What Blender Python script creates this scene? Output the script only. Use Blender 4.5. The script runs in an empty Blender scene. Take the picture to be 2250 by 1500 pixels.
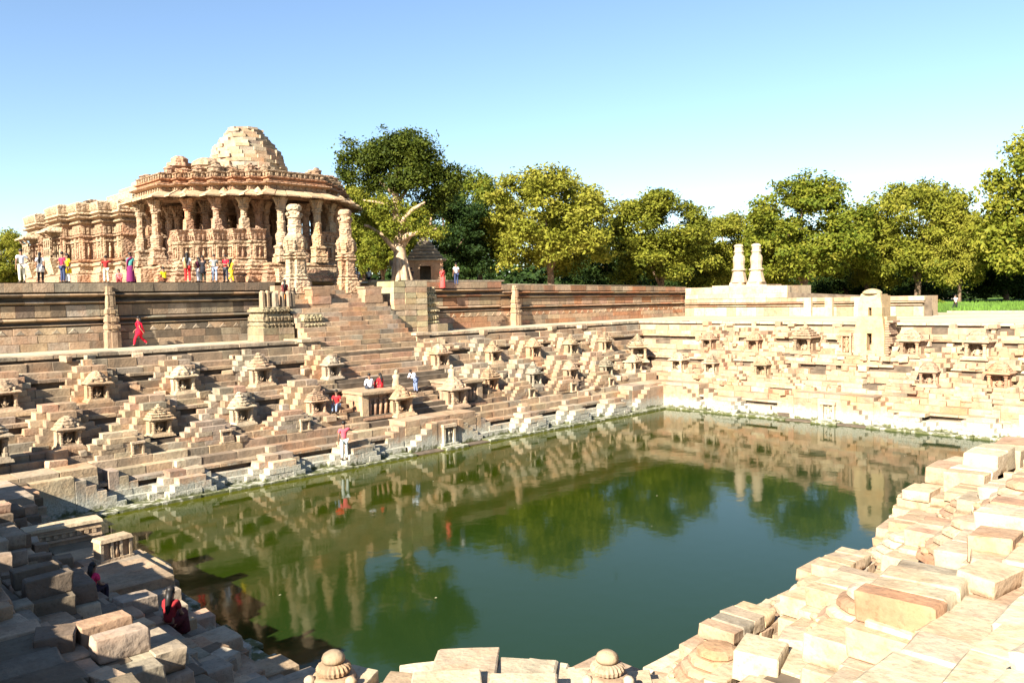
import bpy, bmesh, math, random
import numpy as np
from mathutils import Matrix, Vector, Euler, noise as mnoise

R = math.radians
rnd = random.Random(7)
scene = bpy.context.scene
col = scene.collection

# ------------------------------------------------------------------ camera
CAM_H, F_PX, YAW, PITCH, ROLL = 8.2, 1783.0, R(45.58), R(3.09), R(-1.24)
def cam_ray(u, v):
    x, y = (u - 1125) / F_PX, (750 - v) / F_PX
    c, s = math.cos(ROLL), math.sin(ROLL); x, y = c * x - s * y, s * x + c * y
    c, s = math.cos(PITCH), math.sin(PITCH); fw, z = c + y * s, -s + y * c
    cx, sx = math.cos(YAW), math.sin(YAW)
    return Vector((fw * cx + x * sx, fw * sx - x * cx, z))
_f = cam_ray(1125, 750); _r = cam_ray(1125 + F_PX, 750) - _f; _u = cam_ray(1125, 750 - F_PX) - _f
cam = bpy.data.objects.new('camera', bpy.data.cameras.new('camera'))
col.objects.link(cam); scene.camera = cam
cam.matrix_world = Matrix(((_r.x, _u.x, -_f.x, 0), (_r.y, _u.y, -_f.y, 0), (_r.z, _u.z, -_f.z, CAM_H), (0, 0, 0, 1)))
cam.data.sensor_width = 36.0; cam.data.lens = F_PX / 2250 * 36
cam.data.clip_start = 0.1; cam.data.clip_end = 6000

# ------------------------------------------------------------------ world, sun, exposure
SUN_EL, SUN_DIR = R(31), R(15)          # the light travels along +X turned 22 degrees to +Y
world = bpy.data.worlds.new('World'); scene.world = world; world.use_nodes = True
wn = world.node_tree.nodes; wl = world.node_tree.links
for n in list(wn): wn.remove(n)
sky = wn.new('ShaderNodeTexSky'); sky.sky_type = 'NISHITA'; sky.sun_disc = False
sky.sun_elevation = SUN_EL
sky.sun_rotation = math.atan2(-math.cos(SUN_DIR), -math.sin(SUN_DIR))
sky.air_density = 1.0; sky.dust_density = 0.2; sky.ozone_density = 2.6; sky.altitude = 100
bg = wn.new('ShaderNodeBackground'); bg.inputs['Strength'].default_value = 0.054
wo = wn.new('ShaderNodeOutputWorld')
wl.new(sky.outputs[0], bg.inputs[0]); wl.new(bg.outputs[0], wo.inputs[0])
sun = bpy.data.objects.new('sun', bpy.data.lights.new('sun', 'SUN'))
col.objects.link(sun); sun.data.energy = 4.8; sun.data.angle = R(0.5); sun.data.color = (1.0, 0.93, 0.80)
sd = Vector((math.cos(SUN_DIR) * math.cos(SUN_EL), math.sin(SUN_DIR) * math.cos(SUN_EL), -math.sin(SUN_EL)))
sun.rotation_euler = sd.to_track_quat('-Z', 'Y').to_euler(); sun.location = (-40, -20, 60)
vs = scene.view_settings
vs.view_transform = 'Standard'; vs.look = 'None'; vs.gamma = 1.0; vs.use_curve_mapping = False
vs.exposure = 2.05

# ------------------------------------------------------------------ materials
def newmat(name):
    m = bpy.data.materials.new(name); m.use_nodes = True
    nt = m.node_tree
    for n in list(nt.nodes): nt.nodes.remove(n)
    out = nt.nodes.new('ShaderNodeOutputMaterial'); p = nt.nodes.new('ShaderNodeBsdfPrincipled')
    nt.links.new(p.outputs[0], out.inputs[0])
    return m, nt, p
def N(nt, t, **kw):
    n = nt.nodes.new(t)
    for k, v in kw.items():
        if k.startswith('i_'):
            key = k[2:]; n.inputs[int(key) if key.isdigit() else key].default_value = v
        else: setattr(n, k, v)
    return n
def ramp(nt, fac, stops):
    r = N(nt, 'ShaderNodeValToRGB'); cr = r.color_ramp
    while len(cr.elements) < len(stops): cr.elements.new(0.5)
    for e, (p, c) in zip(cr.elements, stops):
        e.position = p; e.color = c if len(c) == 4 else (*c, 1)
    nt.links.new(fac, r.inputs[0]); return r
def mixc(nt, fac, a, b, mode='MIX'):
    m = N(nt, 'ShaderNodeMix', data_type='RGBA', blend_type=mode)
    for s, v in ((0, fac), (6, a), (7, b)):
        if hasattr(v, 'links'): nt.links.new(v, m.inputs[s])
        else: m.inputs[s].default_value = v if not isinstance(v, tuple) else (*v, 1)[:4]
    return m.outputs[2]

def stone_material(name='sandstone', carved=False):
    """one weathered sandstone: base tint = the object's own colour, alpha = how much dark lichen it carries, with painted shade on side S"""
    m, nt, p = newmat(name); L = nt.links.new
    oi = N(nt, 'ShaderNodeObjectInfo'); geo = N(nt, 'ShaderNodeNewGeometry')
    def noise(scale, detail=4, rough=0.6, vec=geo.outputs['Position']):
        n = N(nt, 'ShaderNodeTexNoise', i_Scale=scale, i_Detail=detail, i_Roughness=rough); L(vec, n.inputs['Vector']); return n
    n1, n2, n3 = noise(0.55), noise(3.3, 5), noise(17, 3)
    var = ramp(nt, oi.outputs['Random'], [(0, (0.66, 0.64, 0.61)), (0.35, (0.75, 0.73, 0.70)), (0.7, (0.80, 0.80, 0.78)), (1, (0.90, 0.89, 0.86))])
    c = mixc(nt, 1.0, oi.outputs['Color'], var.outputs[0], 'MULTIPLY')
    hue = ramp(nt, n1.outputs[0], [(0.30, (1.10, 0.86, 0.70)), (0.48, (1, 1, 1)), (0.66, (1.04, 1.06, 1.04))])
    c = mixc(nt, 0.8, c, hue.outputs[0], 'MULTIPLY')
    mot = ramp(nt, n2.outputs[0], [(0.30, (0.70, 0.66, 0.60)), (0.5, (1, 1, 1)), (0.7, (1.14, 1.13, 1.10))])
    c = mixc(nt, 0.75, c, mot.outputs[0], 'MULTIPLY')
    sp = ramp(nt, n3.outputs[0], [(0.34, (0.62, 0.60, 0.58)), (0.46, (1, 1, 1))])
    c = mixc(nt, 0.55, c, sp.outputs[0], 'MULTIPLY')
    # dark lichen and soot in patches with runs down the wall
    mp = N(nt, 'ShaderNodeMapping'); mp.inputs['Scale'].default_value = (1.3, 1.3, 0.35); L(geo.outputs['Position'], mp.inputs['Vector'])
    n4 = noise(0.9, 6, 0.65, mp.outputs[0])
    s = N(nt, 'ShaderNodeMath', operation='ADD'); L(n4.outputs[0], s.inputs[0]); L(oi.outputs['Alpha'], s.inputs[1])
    lf = ramp(nt, s.outputs[0], [(0.50, (0, 0, 0)), (0.95, (1, 1, 1))])
    sc = N(nt, 'ShaderNodeMath', operation='MULTIPLY', i_1=0.82); L(lf.outputs[0], sc.inputs[0])
    c = mixc(nt, sc.outputs[0], c, (0.075, 0.062, 0.048))
    # bleached grey band left by the changing water level
    xyz = N(nt, 'ShaderNodeSeparateXYZ'); L(geo.outputs['Position'], xyz.inputs[0])
    wz = N(nt, 'ShaderNodeMath', operation='MULTIPLY_ADD', i_1=1.2, i_2=-0.6); L(n2.outputs[0], wz.inputs[0])
    ad = N(nt, 'ShaderNodeMath', operation='ADD'); L(xyz.outputs[2], ad.inputs[0]); L(wz.outputs[0], ad.inputs[1])
    wf = ramp(nt, ad.outputs[0], [(0.0, (0.85, 0.85, 0.85)), (0.55, (0.7, 0.7, 0.7)), (0.95, (0, 0, 0))])
    gm = ramp(nt, n3.outputs[0], [(0.3, (0.20, 0.21, 0.16)), (0.6, (0.40, 0.40, 0.34))])
    c = mixc(nt, wf.outputs[0], c, gm.outputs[0])
    ag = ramp(nt, ad.outputs[0], [(0.0, (1, 1, 1)), (0.10, (0.85, 0.85, 0.85)), (0.26, (0, 0, 0))])     # algae line just above the water
    c = mixc(nt, ag.outputs[0], c, (0.075, 0.080, 0.030))
    L(c, p.inputs['Base Color'])
    p.inputs['Roughness'].default_value = 0.92; p.inputs['Specular IOR Level'].default_value = 0.18
    vo = N(nt, 'ShaderNodeTexVoronoi', i_Scale=9.0); L(geo.outputs['Position'], vo.inputs['Vector'])
    h1 = N(nt, 'ShaderNodeMath', operation='MULTIPLY_ADD', i_1=0.5); L(vo.outputs[0], h1.inputs[0]); L(n2.outputs[0], h1.inputs[2])
    h2 = N(nt, 'ShaderNodeMath', operation='MULTIPLY_ADD', i_1=0.5); L(n3.outputs[0], h2.inputs[0]); L(h1.outputs[0], h2.inputs[2])
    if carved:      # worn relief carving: rows of knobs and hollows
        mc = N(nt, 'ShaderNodeMapping'); mc.inputs['Scale'].default_value = (1.0, 1.0, 1.5); L(geo.outputs['Position'], mc.inputs['Vector'])
        v2 = N(nt, 'ShaderNodeTexVoronoi', i_Scale=4.2); L(mc.outputs[0], v2.inputs['Vector'])
        wv = N(nt, 'ShaderNodeTexWave', wave_type='BANDS', bands_direction='Z', i_Scale=2.6, i_Distortion=1.5, i_Detail=2.0); L(geo.outputs['Position'], wv.inputs['Vector'])
        h3 = N(nt, 'ShaderNodeMath', operation='MULTIPLY_ADD', i_1=-2.2); L(v2.outputs[0], h3.inputs[0]); L(h2.outputs[0], h3.inputs[2])
        h4 = N(nt, 'ShaderNodeMath', operation='MULTIPLY_ADD', i_1=0.35); L(wv.outputs[1], h4.inputs[0]); L(h3.outputs[0], h4.inputs[2]); h2 = h4
    b = N(nt, 'ShaderNodeBump', i_Strength=0.8 if carved else 0.6, i_Distance=0.055 if carved else 0.028); L(h2.outputs[0], b.inputs['Height']); L(b.outputs[0], p.inputs['Normal'])
    return m
STONE = stone_material(); CARVED = stone_material('carved_sandstone', True)

def plain(name, rgb, rough=0.85, noise=0.25, scale=8.0, bump=0.0, spec=0.25):
    m, nt, p = newmat(name); L = nt.links.new
    tc = N(nt, 'ShaderNodeTexCoord'); n = N(nt, 'ShaderNodeTexNoise', i_Scale=scale, i_Detail=4.0); L(tc.outputs['Object'], n.inputs['Vector'])
    r = ramp(nt, n.outputs[0], [(0.3, tuple(x * (1 - noise) for x in rgb)), (0.7, tuple(min(1, x * (1 + noise)) for x in rgb))])
    L(r.outputs[0], p.inputs['Base Color']); p.inputs['Roughness'].default_value = rough; p.inputs['Specular IOR Level'].default_value = spec
    if bump:
        b = N(nt, 'ShaderNodeBump', i_Strength=bump, i_Distance=0.03); L(n.outputs[0], b.inputs['Height']); L(b.outputs[0], p.inputs['Normal'])
    return m
_cl = {}
def cloth(rgb):
    k = tuple(round(x, 3) for x in rgb)
    if k not in _cl: _cl[k] = plain('cloth', rgb, 0.9, 0.15, 25)
    return _cl[k]
SKIN = plain('skin', (0.22, 0.115, 0.07), 0.6, 0.1); HAIR = plain('hair', (0.012, 0.010, 0.009), 0.5, 0.2)
DARKJ = plain('joint_earth', (0.10, 0.075, 0.052), 0.95, 0.4, 2.0)

def leaf_material(name, c0, c1, c2):
    m, nt, p = newmat(name); L = nt.links.new
    at = N(nt, 'ShaderNodeAttribute', attribute_name='hue'); oi = N(nt, 'ShaderNodeObjectInfo')
    ad = N(nt, 'ShaderNodeMath', operation='MULTIPLY_ADD', i_1=0.35, i_2=-0.17); L(oi.outputs['Random'], ad.inputs[0])
    su = N(nt, 'ShaderNodeMath', operation='ADD'); L(at.outputs['Fac'], su.inputs[0]); L(ad.outputs[0], su.inputs[1])
    r = ramp(nt, su.outputs[0], [(0.12, c0), (0.5, c1), (0.88, c2)])
    L(r.outputs[0], p.inputs['Base Color']); p.inputs['Roughness'].default_value = 0.65; p.inputs['Specular IOR Level'].default_value = 0.15
    t = N(nt, 'ShaderNodeBsdfTranslucent'); L(r.outputs[0], t.inputs[0])
    mx = N(nt, 'ShaderNodeMixShader', i_0=0.36); out = [n for n in nt.nodes if n.type == 'OUTPUT_MATERIAL'][0]
    L(p.outputs[0], mx.inputs[1]); L(t.outputs[0], mx.inputs[2]); L(mx.outputs[0], out.inputs[0])
    return m
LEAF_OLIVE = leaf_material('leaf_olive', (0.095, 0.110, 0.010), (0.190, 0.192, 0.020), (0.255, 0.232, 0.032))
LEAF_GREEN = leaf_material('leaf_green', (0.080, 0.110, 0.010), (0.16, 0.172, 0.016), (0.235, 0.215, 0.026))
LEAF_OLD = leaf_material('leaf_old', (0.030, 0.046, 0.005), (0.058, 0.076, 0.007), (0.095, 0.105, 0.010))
LEAF_SHADED = leaf_material('leaf_shaded', (0.016, 0.034, 0.008), (0.030, 0.056, 0.010), (0.055, 0.080, 0.014))  # for background trees in shade: the shade is put into the leaf colour
BARK = plain('bark', (0.13, 0.085, 0.055), 0.95, 0.4, 3.0, 0.6)
BARK_PALE = plain('bark_pale', (0.36, 0.25, 0.16), 0.95, 0.3, 3.0, 0.6)

# ------------------------------------------------------------------ mesh helpers
class MB:
    def __init__(s): s.v = []; s.f = []
    def add(s, vs, fs):
        o = len(s.v); s.v += [tuple(p) for p in vs]; s.f += [tuple(i + o for i in f) for f in fs]; return s
    def box(s, x0, x1, y0, y1, z0, z1, M=None, taper=0.0):
        t = taper
        vs = [(x0, y0, z0), (x1, y0, z0), (x1, y1, z0), (x0, y1, z0), (x0 + t, y0 + t, z1), (x1 - t, y0 + t, z1), (x1 - t, y1 - t, z1), (x0 + t, y1 - t, z1)]
        if M is not None: vs = [M @ Vector(p) for p in vs]
        return s.add(vs, [(3, 2, 1, 0), (4, 5, 6, 7), (0, 1, 5, 4), (1, 2, 6, 5), (2, 3, 7, 6), (3, 0, 4, 7)])
    def lathe(s, prof, n=16, c=(0, 0, 0), sq=0.0, rot=0.0, rib=0.0):
        """prof = [(r, z)...]; n sides; rib = ripple of the radius"""
        vs = []; fs = []
        for r, z in prof:
            for k in range(n):
                a = 2 * math.pi * k / n + rot; q = r * (1 + (rib if k % 2 else -rib))
                vs.append((c[0] + q * math.cos(a), c[1] + q * math.sin(a), c[2] + z))
        for i in range(len(prof) - 1):
            for k in range(n):
                a = i * n + k; b = i * n + (k + 1) % n; fs.append((a, b, b + n, a + n))
        fs.append(tuple(range(n - 1, -1, -1))); m = (len(prof) - 1) * n; fs.append(tuple(range(m, m + n)))
        return s.add(vs, fs)
    def tube(s, pts, rad, n=8):
        pts = [Vector(p) for p in pts]; vs = []; fs = []
        for i, p in enumerate(pts):
            d = (pts[min(i + 1, len(pts) - 1)] - pts[max(i - 1, 0)]).normalized()
            a = d.orthogonal().normalized() if abs(d.z) > 0.95 else d.cross(Vector((0, 0, 1))).normalized()
            if i and a.dot(pa) < 0: a = -a
            pa = a; b = d.cross(a); r = rad[i] if isinstance(rad, (list, tuple)) else rad
            for k in range(n):
                t = 2 * math.pi * k / n; vs.append(p + a * (r * math.cos(t)) + b * (r * math.sin(t)))
        for i in range(len(pts) - 1):
            for k in range(n):
                q = i * n + k; w = i * n + (k + 1) % n; fs.append((q, w, w + n, q + n))
        fs.append(tuple(range(n - 1, -1, -1))); m = (len(pts) - 1) * n; fs.append(tuple(range(m, m + n)))
        return s.add(vs, fs)
    def ball(s, c, r, sc=(1, 1, 1), n=10, m=6):
        prof = [(r * math.sin(math.pi * max(0.02, min(0.98, i / m))), -r * math.cos(math.pi * i / m)) for i in range(m + 1)]
        t = MB().lathe(prof, n); return s.add([(c[0] + x * sc[0], c[1] + y * sc[1], c[2] + z * sc[2]) for x, y, z in t.v], t.f)
    def loft(s, poly, prof, bottom=False, top=True):
        """poly = closed CCW outline, prof = [(outward offset, z)...]"""
        vs = []; fs = []; n = len(poly)
        for d, z in prof: vs += [(x, y, z) for x, y in offset(poly, d)]
        for i in range(len(prof) - 1):
            for k in range(n):
                a = i * n + k; b = i * n + (k + 1) % n; fs.append((a, b, b + n, a + n))
        if bottom: fs.append(tuple(range(n - 1, -1, -1)))
        if top: m = (len(prof) - 1) * n; fs.append(tuple(range(m, m + n)))
        return s.add(vs, fs)
    def mesh(s, name, mat, smooth=False):
        me = bpy.data.meshes.new(name); me.from_pydata(s.v, [], s.f); me.update()
        if mat: me.materials.append(mat)
        if smooth: me.polygons.foreach_set('use_smooth', [True] * len(me.polygons))
        return me
def offset(poly, d):
    n = len(poly); out = []
    for i in range(n):
        p0, p1, p2 = Vector(poly[i - 1]), Vector(poly[i]), Vector(poly[(i + 1) % n])
        a = (p1 - p0).normalized(); b = (p2 - p1).normalized()
        na, nb = Vector((a.y, -a.x)), Vector((b.y, -b.x)); k = na + nb; q = k.length_squared
        out.append(tuple(p1 + (k * (2 * d / q) if q > 1e-6 else na * d)))
    return out

def link(name, me, parent=None, loc=(0, 0, 0), rot=0.0, scale=None, tint=None, dirt=0.0):
    o = bpy.data.objects.new(name, me); col.objects.link(o)
    if parent: o.parent = parent
    o.location = loc
    if rot: o.rotation_euler = rot if isinstance(rot, tuple) else (0, 0, rot)
    if scale: o.scale = scale
    if tint: o.color = (*tint, dirt)
    return o
def tag(o, label, cat=None, group=None, kind=None):
    o['label'] = label
    if cat: o['category'] = cat
    if group: o['group'] = group
    if kind: o['kind'] = kind
    return o
def thing(name, label, cat, loc=(0, 0, 0), rot=0.0, group=None, kind=None):
    o = bpy.data.objects.new(name, None); col.objects.link(o); o.empty_display_size = 0.2
    o.location = loc; o.rotation_euler = (0, 0, rot)
    return tag(o, label, cat, group, kind)
def dup(root, loc, rot=0.0, scale=None, label=None, tint=None):
    r = root.copy(); col.objects.link(r); r.location = loc; r.rotation_euler = (0, 0, rot)
    if scale: r.scale = (scale,) * 3
    if label: r['label'] = label
    for ch in root.children:
        c = ch.copy(); col.objects.link(c); c.parent = r
        if tint: c.color = (*tint, ch.color[3])
        for g in ch.children:
            d = g.copy(); col.objects.link(d); d.parent = c
            if tint: d.color = (*tint, g.color[3])
    return r

# stone tints (base colours)
SAND, PINK, GREY = (0.43, 0.305, 0.20), (0.42, 0.265, 0.175), (0.37, 0.30, 0.225)
CREAM, DARK, RED = (0.49, 0.375, 0.255), (0.20, 0.15, 0.105), (0.40, 0.205, 0.115)
PALE = (0.52, 0.42, 0.30)
def jit(c, a=0.06, r=rnd):
    a *= .7
    k = 1 + r.uniform(-a, a) * 1.5
    return (min(.6, c[0] * k * (1 + r.uniform(-a, a))), min(.6, c[1] * k), min(.6, c[2] * k * (1 + r.uniform(-a, a))))

def block_mesh(seed, cx, cy, cz, jag):
    """unit block with worn edges: chamfer sizes as fractions of each axis"""
    r = random.Random(seed); vs = []; idx = {}
    for sx in (-1, 1):
        for sy in (-1, 1):
            for sz in (-1, 1):
                w = r.uniform(0.6, 1.0 + jag * 22); j = [r.uniform(-jag, jag) for _ in range(3)]
                for ax in range(3):
                    p = [sx * (0.5 - (cx * w if ax != 0 else 0)) + j[0], sy * (0.5 - (cy * w if ax != 1 else 0)) + j[1], sz * (0.5 - (cz * w if ax != 2 else 0)) + j[2]]
                    idx[(sx, sy, sz, ax)] = len(vs); vs.append(p)
    bm = bmesh.new(); bv = [bm.verts.new(p) for p in vs]
    res = bmesh.ops.convex_hull(bm, input=bv)
    bmesh.ops.dissolve_limit(bm, angle_limit=0.02, verts=bm.verts, edges=bm.edges)
    if jag > .03:       # worn blocks: finer faces pushed about so that edges and corners are broken
        bmesh.ops.triangulate(bm, faces=bm.faces); bmesh.ops.subdivide_edges(bm, edges=bm.edges, cuts=2, use_grid_fill=True)
        for v in bm.verts: v.co += mnoise.noise_vector(v.co * 3.1 + Vector((seed * 3.7, 0, 0))) * .015 + mnoise.noise_vector(v.co * 9 + Vector((0, seed, 0))) * .008
        for f in bm.faces: f.smooth = True
    me = bpy.data.meshes.new('stone'); bm.to_mesh(me); bm.free(); me.materials.append(STONE)
    if jag > .03: me.set_sharp_from_angle(angle=R(28))
    return me
BLK = {'long': [block_mesh(i, 0.010, 0.020, 0.035, 0.007) for i in range(6)],
       'cube': [block_mesh(20 + i, 0.020, 0.020, 0.03, 0.010) for i in range(5)],
       'rough': [block_mesh(40 + i, 0.022, 0.024, 0.04, 0.034) for i in range(7)]}
def stone(parent, x0, x1, y0, y1, z0, z1, tint, dirt=0.0, kind='long', rot=0.0, name='stone', r=rnd, wob=0.0):
    o = bpy.data.objects.new(name, r.choice(BLK[kind])); col.objects.link(o); o.parent = parent
    o.location = ((x0 + x1) / 2, (y0 + y1) / 2, (z0 + z1) / 2)
    fl = -1 if r.random() < 0.5 else 1
    o.scale = (fl * (x1 - x0), fl * (y1 - y0), z1 - z0)
    if rot or wob: o.rotation_euler = (r.uniform(-wob, wob), r.uniform(-wob, wob), rot + r.uniform(-wob, wob))
    o.color = (*tint, dirt); return o
# ------------------------------------------------------------------ the tank: four stepped sides
# side frames: s runs along the water's edge, q outward (up the slope), z up
WX0, WX1, WY0, WY1 = 8.8, 48.4, 10.5, 33.7
CX, CY = (WX0 + WX1) / 2, (WY0 + WY1) / 2
SIDES = {'W': ((CX, WY1), 0.0, (WX1 - WX0) / 2), 'N': ((WX1, CY), -math.pi / 2, (WY1 - WY0) / 2),
         'E': ((CX, WY0), math.pi, (WX1 - WX0) / 2), 'S': ((WX0, CY), math.pi / 2, (WY1 - WY0) / 2)}
SIDENAME = {'W': 'the temple side', 'N': 'the far right side', 'E': 'the near right side', 'S': 'the shaded left side'}
def sw(side, s, q):
    (ox, oy), a, h = SIDES[side]; return ox + s * math.cos(a) - q * math.sin(a), oy + s * math.sin(a) + q * math.cos(a)
def VIEW(side):     # stretch of s the photo can see
    return {'W': (-30, 30), 'N': (-21.5, 16.5), 'E': (-14, 24.5), 'S': (-17.5, 17.5)}[side]
RUIN = {'W': 0.35, 'N': 1.0, 'E': 1.0, 'S': 0.7}
TINTS = {'W': [SAND, SAND, SAND, CREAM, GREY, SAND], 'N': [CREAM, SAND, PINK, SAND, CREAM, SAND, PINK], 'E': [PALE, CREAM, PALE, CREAM, SAND], 'S': [SAND, GREY, GREY, DARK]}  # S tints are darkened to paint in deeper shade on that bank

# courses: (q front, z bottom, z top, q back)
COURSES = [(0.0, -0.5, 0.12, 1.0), (0.95, 0.10, 0.40, 1.3), (1.2, 0.38, 0.66, 1.75), (1.38, 0.88, 1.02, 2.05),
           (1.98, 1.0, 1.36, 2.65), (2.55, 1.34, 1.70, 3.2),
           (3.1, 1.68, 1.98, 3.5), (3.4, 1.95, 2.25, 4.6), (4.5, 2.22, 2.58, 4.9), (4.8, 2.55, 2.92, 5.4), (5.05, 3.2, 3.34, 5.7),
           (5.55, 3.3, 3.60, 5.95), (5.85, 3.56, 3.80, 7.0), (6.9, 3.78, 4.15, 7.3), (7.2, 4.12, 4.50, 7.8), (7.45, 4.78, 4.92, 8.05),
           (7.9, 4.88, 5.20, 8.8), (8.7, 5.17, 5.62, 9.4), (9.1, 5.76, 5.94, 10.3)]
FLIGHTS = [('lower', 0, 6), ('middle', 6, 12), ('upper', 12, 19)]
FINE = [('lowest', 0, 4), ('second', 4, 6), ('third', 6, 8), ('fourth', 8, 10), ('fifth', 10, 12), ('sixth', 12, 14), ('seventh', 14, 16), ('eighth', 16, 18), ('topmost', 18, 19)]
BACKP = [(0.06, -0.6), (0.06, 0.06), (1.0, 0.06), (1.0, 0.34), (1.28, 0.34), (1.28, 0.6), (1.66, 0.6), (1.66, 0.9), (2.06, 0.93), (2.06, 1.3), (2.62, 1.3), (2.62, 1.64), (3.16, 1.64),
         (3.16, 1.92), (3.47, 1.92), (3.47, 2.18), (4.56, 2.18), (4.56, 2.52), (4.87, 2.52), (4.87, 2.85), (5.32, 2.85), (5.32, 3.2), (5.6, 3.24), (5.6, 3.53), (5.92, 3.53),
         (5.92, 3.73), (6.97, 3.73), (6.97, 4.08), (7.27, 4.08), (7.27, 4.43), (7.72, 4.43), (7.72, 4.8), (7.97, 4.83), (7.97, 5.12), (8.78, 5.12), (8.78, 5.55), (9.3, 5.6), (9.3, 5.80), (10.6, 5.80)]

def stair_gap(side, qf):
    """stretch of the courses taken by the central stairs"""
    if side == 'W': return (-2.55, 2.55) if qf < 2.5 else (-3.9, 4.2)
    if qf < 2.5: return (-2.55, 2.55)
    
    return None

for side in 'WNES':
    (ox, oy), a, half = SIDES[side]; v0, v1 = VIEW(side); r = random.Random(ord(side)); ruin = RUIN[side]
    for fname, c0, c1 in (FLIGHTS if side in 'WN' else FINE):
        root = thing('steps', '%s flight of long sandstone steps along %s of the tank' % (fname, SIDENAME[side]), None, (ox, oy, 0), a, kind='structure')
        seen = 0
        for ci in range(c0, c1):
            qf, zb, zt, qb = COURSES[ci]
            if side == 'E' and ci < 3: zb -= .62; zt -= .62          # drowned steps on this side
            ext = half + (qf if side in 'NS' else qb)
            lo, hi = max(-ext, v0), min(ext, v1)
            gap = stair_gap(side, qf); s = lo + r.uniform(-0.4, 0)
            while s < hi:
                ln = r.uniform(0.85, 1.75) if side in 'WN' else r.uniform(0.38, 0.80)
                e = min(s + ln, hi)
                if e - s < 0.25: break
                a0, a1 = s, e; s = e
                if gap and a1 > gap[0] and a0 < gap[1]:
                    if a0 < gap[0] - 0.2: a1 = gap[0]
                    elif a1 > gap[1] + 0.2: a0 = gap[1]
                    else: continue
                if r.random() < 0.05 * ruin and ci not in (0, 18): continue
                j = 0.02 + 0.035 * ruin
                t = jit(r.choice(TINTS[side]), 0.08, r)
                if ci == 18 and side != 'S': t = jit(PALE, .04, r)
                dirt = max(0, r.gauss(0.13 if side == 'W' else .14 if side == 'S' else -0.08, 0.08)) + (0.10 if (side == 'W' and ci > 12 and a0 < -3) else 0)  # the S amount also darkens the stones to deepen that bank's shade
                dq = r.uniform(-j, j); dz = r.uniform(-0.016, 0.016) - (0.08 * r.random() if r.random() < .12 * ruin else 0)
                if zt - zb < 0.25: zb2 = zb
                else: zb2 = zb
                if seen < 298:
                    if side in 'ES': dz += r.uniform(-.05, .03); dq += r.uniform(-.07, .07)
                    stone(root, a0 + 0.006, a1 - 0.006, qf + dq, qb, zb2, zt + dz, t, dirt, 'rough' if side in 'ES' else 'long', r=r, wob=0.012 * ruin + (.012 if side in 'ES' else 0))
                    seen += 1
        # solid backing of the flight, showing only as the joints between the stones
    if True:
        ext0 = half; mb = MB(); k = len(BACKP)
        for sg in (-1, 1):
            for q, z in BACKP:
                if side == 'E' and q < 1.5: z -= .7
                e = sg * (half + q); e = max(min(e, v1 + 1.0), v0 - 1.0); mb.v.append((e, q, z))
        for i in range(k - 1): mb.f.append((i, i + k, i + k + 1, i + 1))
        o = link('embankment', mb.mesh('embankment', DARKJ), None, (ox, oy, 0), a)
        tag(o, 'earth bank behind the steps on %s of the tank' % SIDENAME[side], kind='structure')

# ------------------------------------------------------------------ stepped pyramids (double side stairs) in front of every terrace wall
def pyramid(side, s, q0, q1, z0, h, w, label, n=4, front=True, post=False, r=None):
    r = r or rnd; ruin = RUIN[side]; (ox, oy), a, half = SIDES[side]
    x, y = sw(side, s, 0)
    root = thing('stepped_pyramid', label, 'stepped pyramid', (x, y, 0), a, 'stepped stone pyramids on ' + SIDENAME[side])
    bt = r.choice([SAND, SAND, CREAM, GREY]) if side == 'W' else r.choice(TINTS[side])
    if z0 < 1: bt = r.choice([CREAM, GREY, PALE])
    rise = h / n; qm = q0 + (q1 - q0) * 0.5; run = (w - 0.9) / 2 / n
    def course(x0, x1, ya, yb, za, zb, parts):
        cuts = [x0] + [x0 + (x1 - x0) * (k + r.uniform(-.12, .12)) / parts for k in range(1, parts)] + [x1]
        for k in range(parts):
            if ruin > .5 and r.random() < (0.14 if side in 'ES' else .07): continue
            stone(root, cuts[k] + .004, cuts[k + 1] - .004, ya + r.uniform(-.025, .025), yb, za, zb + r.uniform(-.014, .014), jit(bt if r.random() < .75 else r.choice([PINK, SAND, GREY]), .08, r),
                  max(0, r.gauss(.04, .07)), 'rough' if side in 'ES' else 'cube', r=r, wob=(0.03 if side in 'ES' else .012) * ruin, rot=r.uniform(-.05, .05) * ruin)
    for i in range(n):
        wi = w / 2 - i * run
        course(-wi, wi, qm, q1 + 0.25, z0 + i * rise, z0 + (i + 1) * rise, (4 if i == 0 else (3 if i < n - 1 else 2)) + 2 * (side in 'ES'))
    if front:
        nf = n - 1; wf = w * 0.62; runf = (wf - 0.75) / 2 / nf
        for i in range(nf):
            wi = wf / 2 - i * runf
            course(-wi, wi, q0, qm + .01, z0 + i * rise, z0 + (i + 1) * rise, 3 if i == 0 else 2 if i < nf - 1 else 1)
    if post:
        stone(root, -0.2, 0.2, q1 + 0.1, q1 + 0.45, z0 + h, z0 + h + 0.28, jit(bt, .06, r), .05, 'cube', r=r)
    return root
ORD = ['first', 'second', 'third', 'fourth', 'fifth', 'sixth', 'seventh', 'eighth', 'ninth', 'tenth', 'eleventh', 'twelfth']

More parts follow.
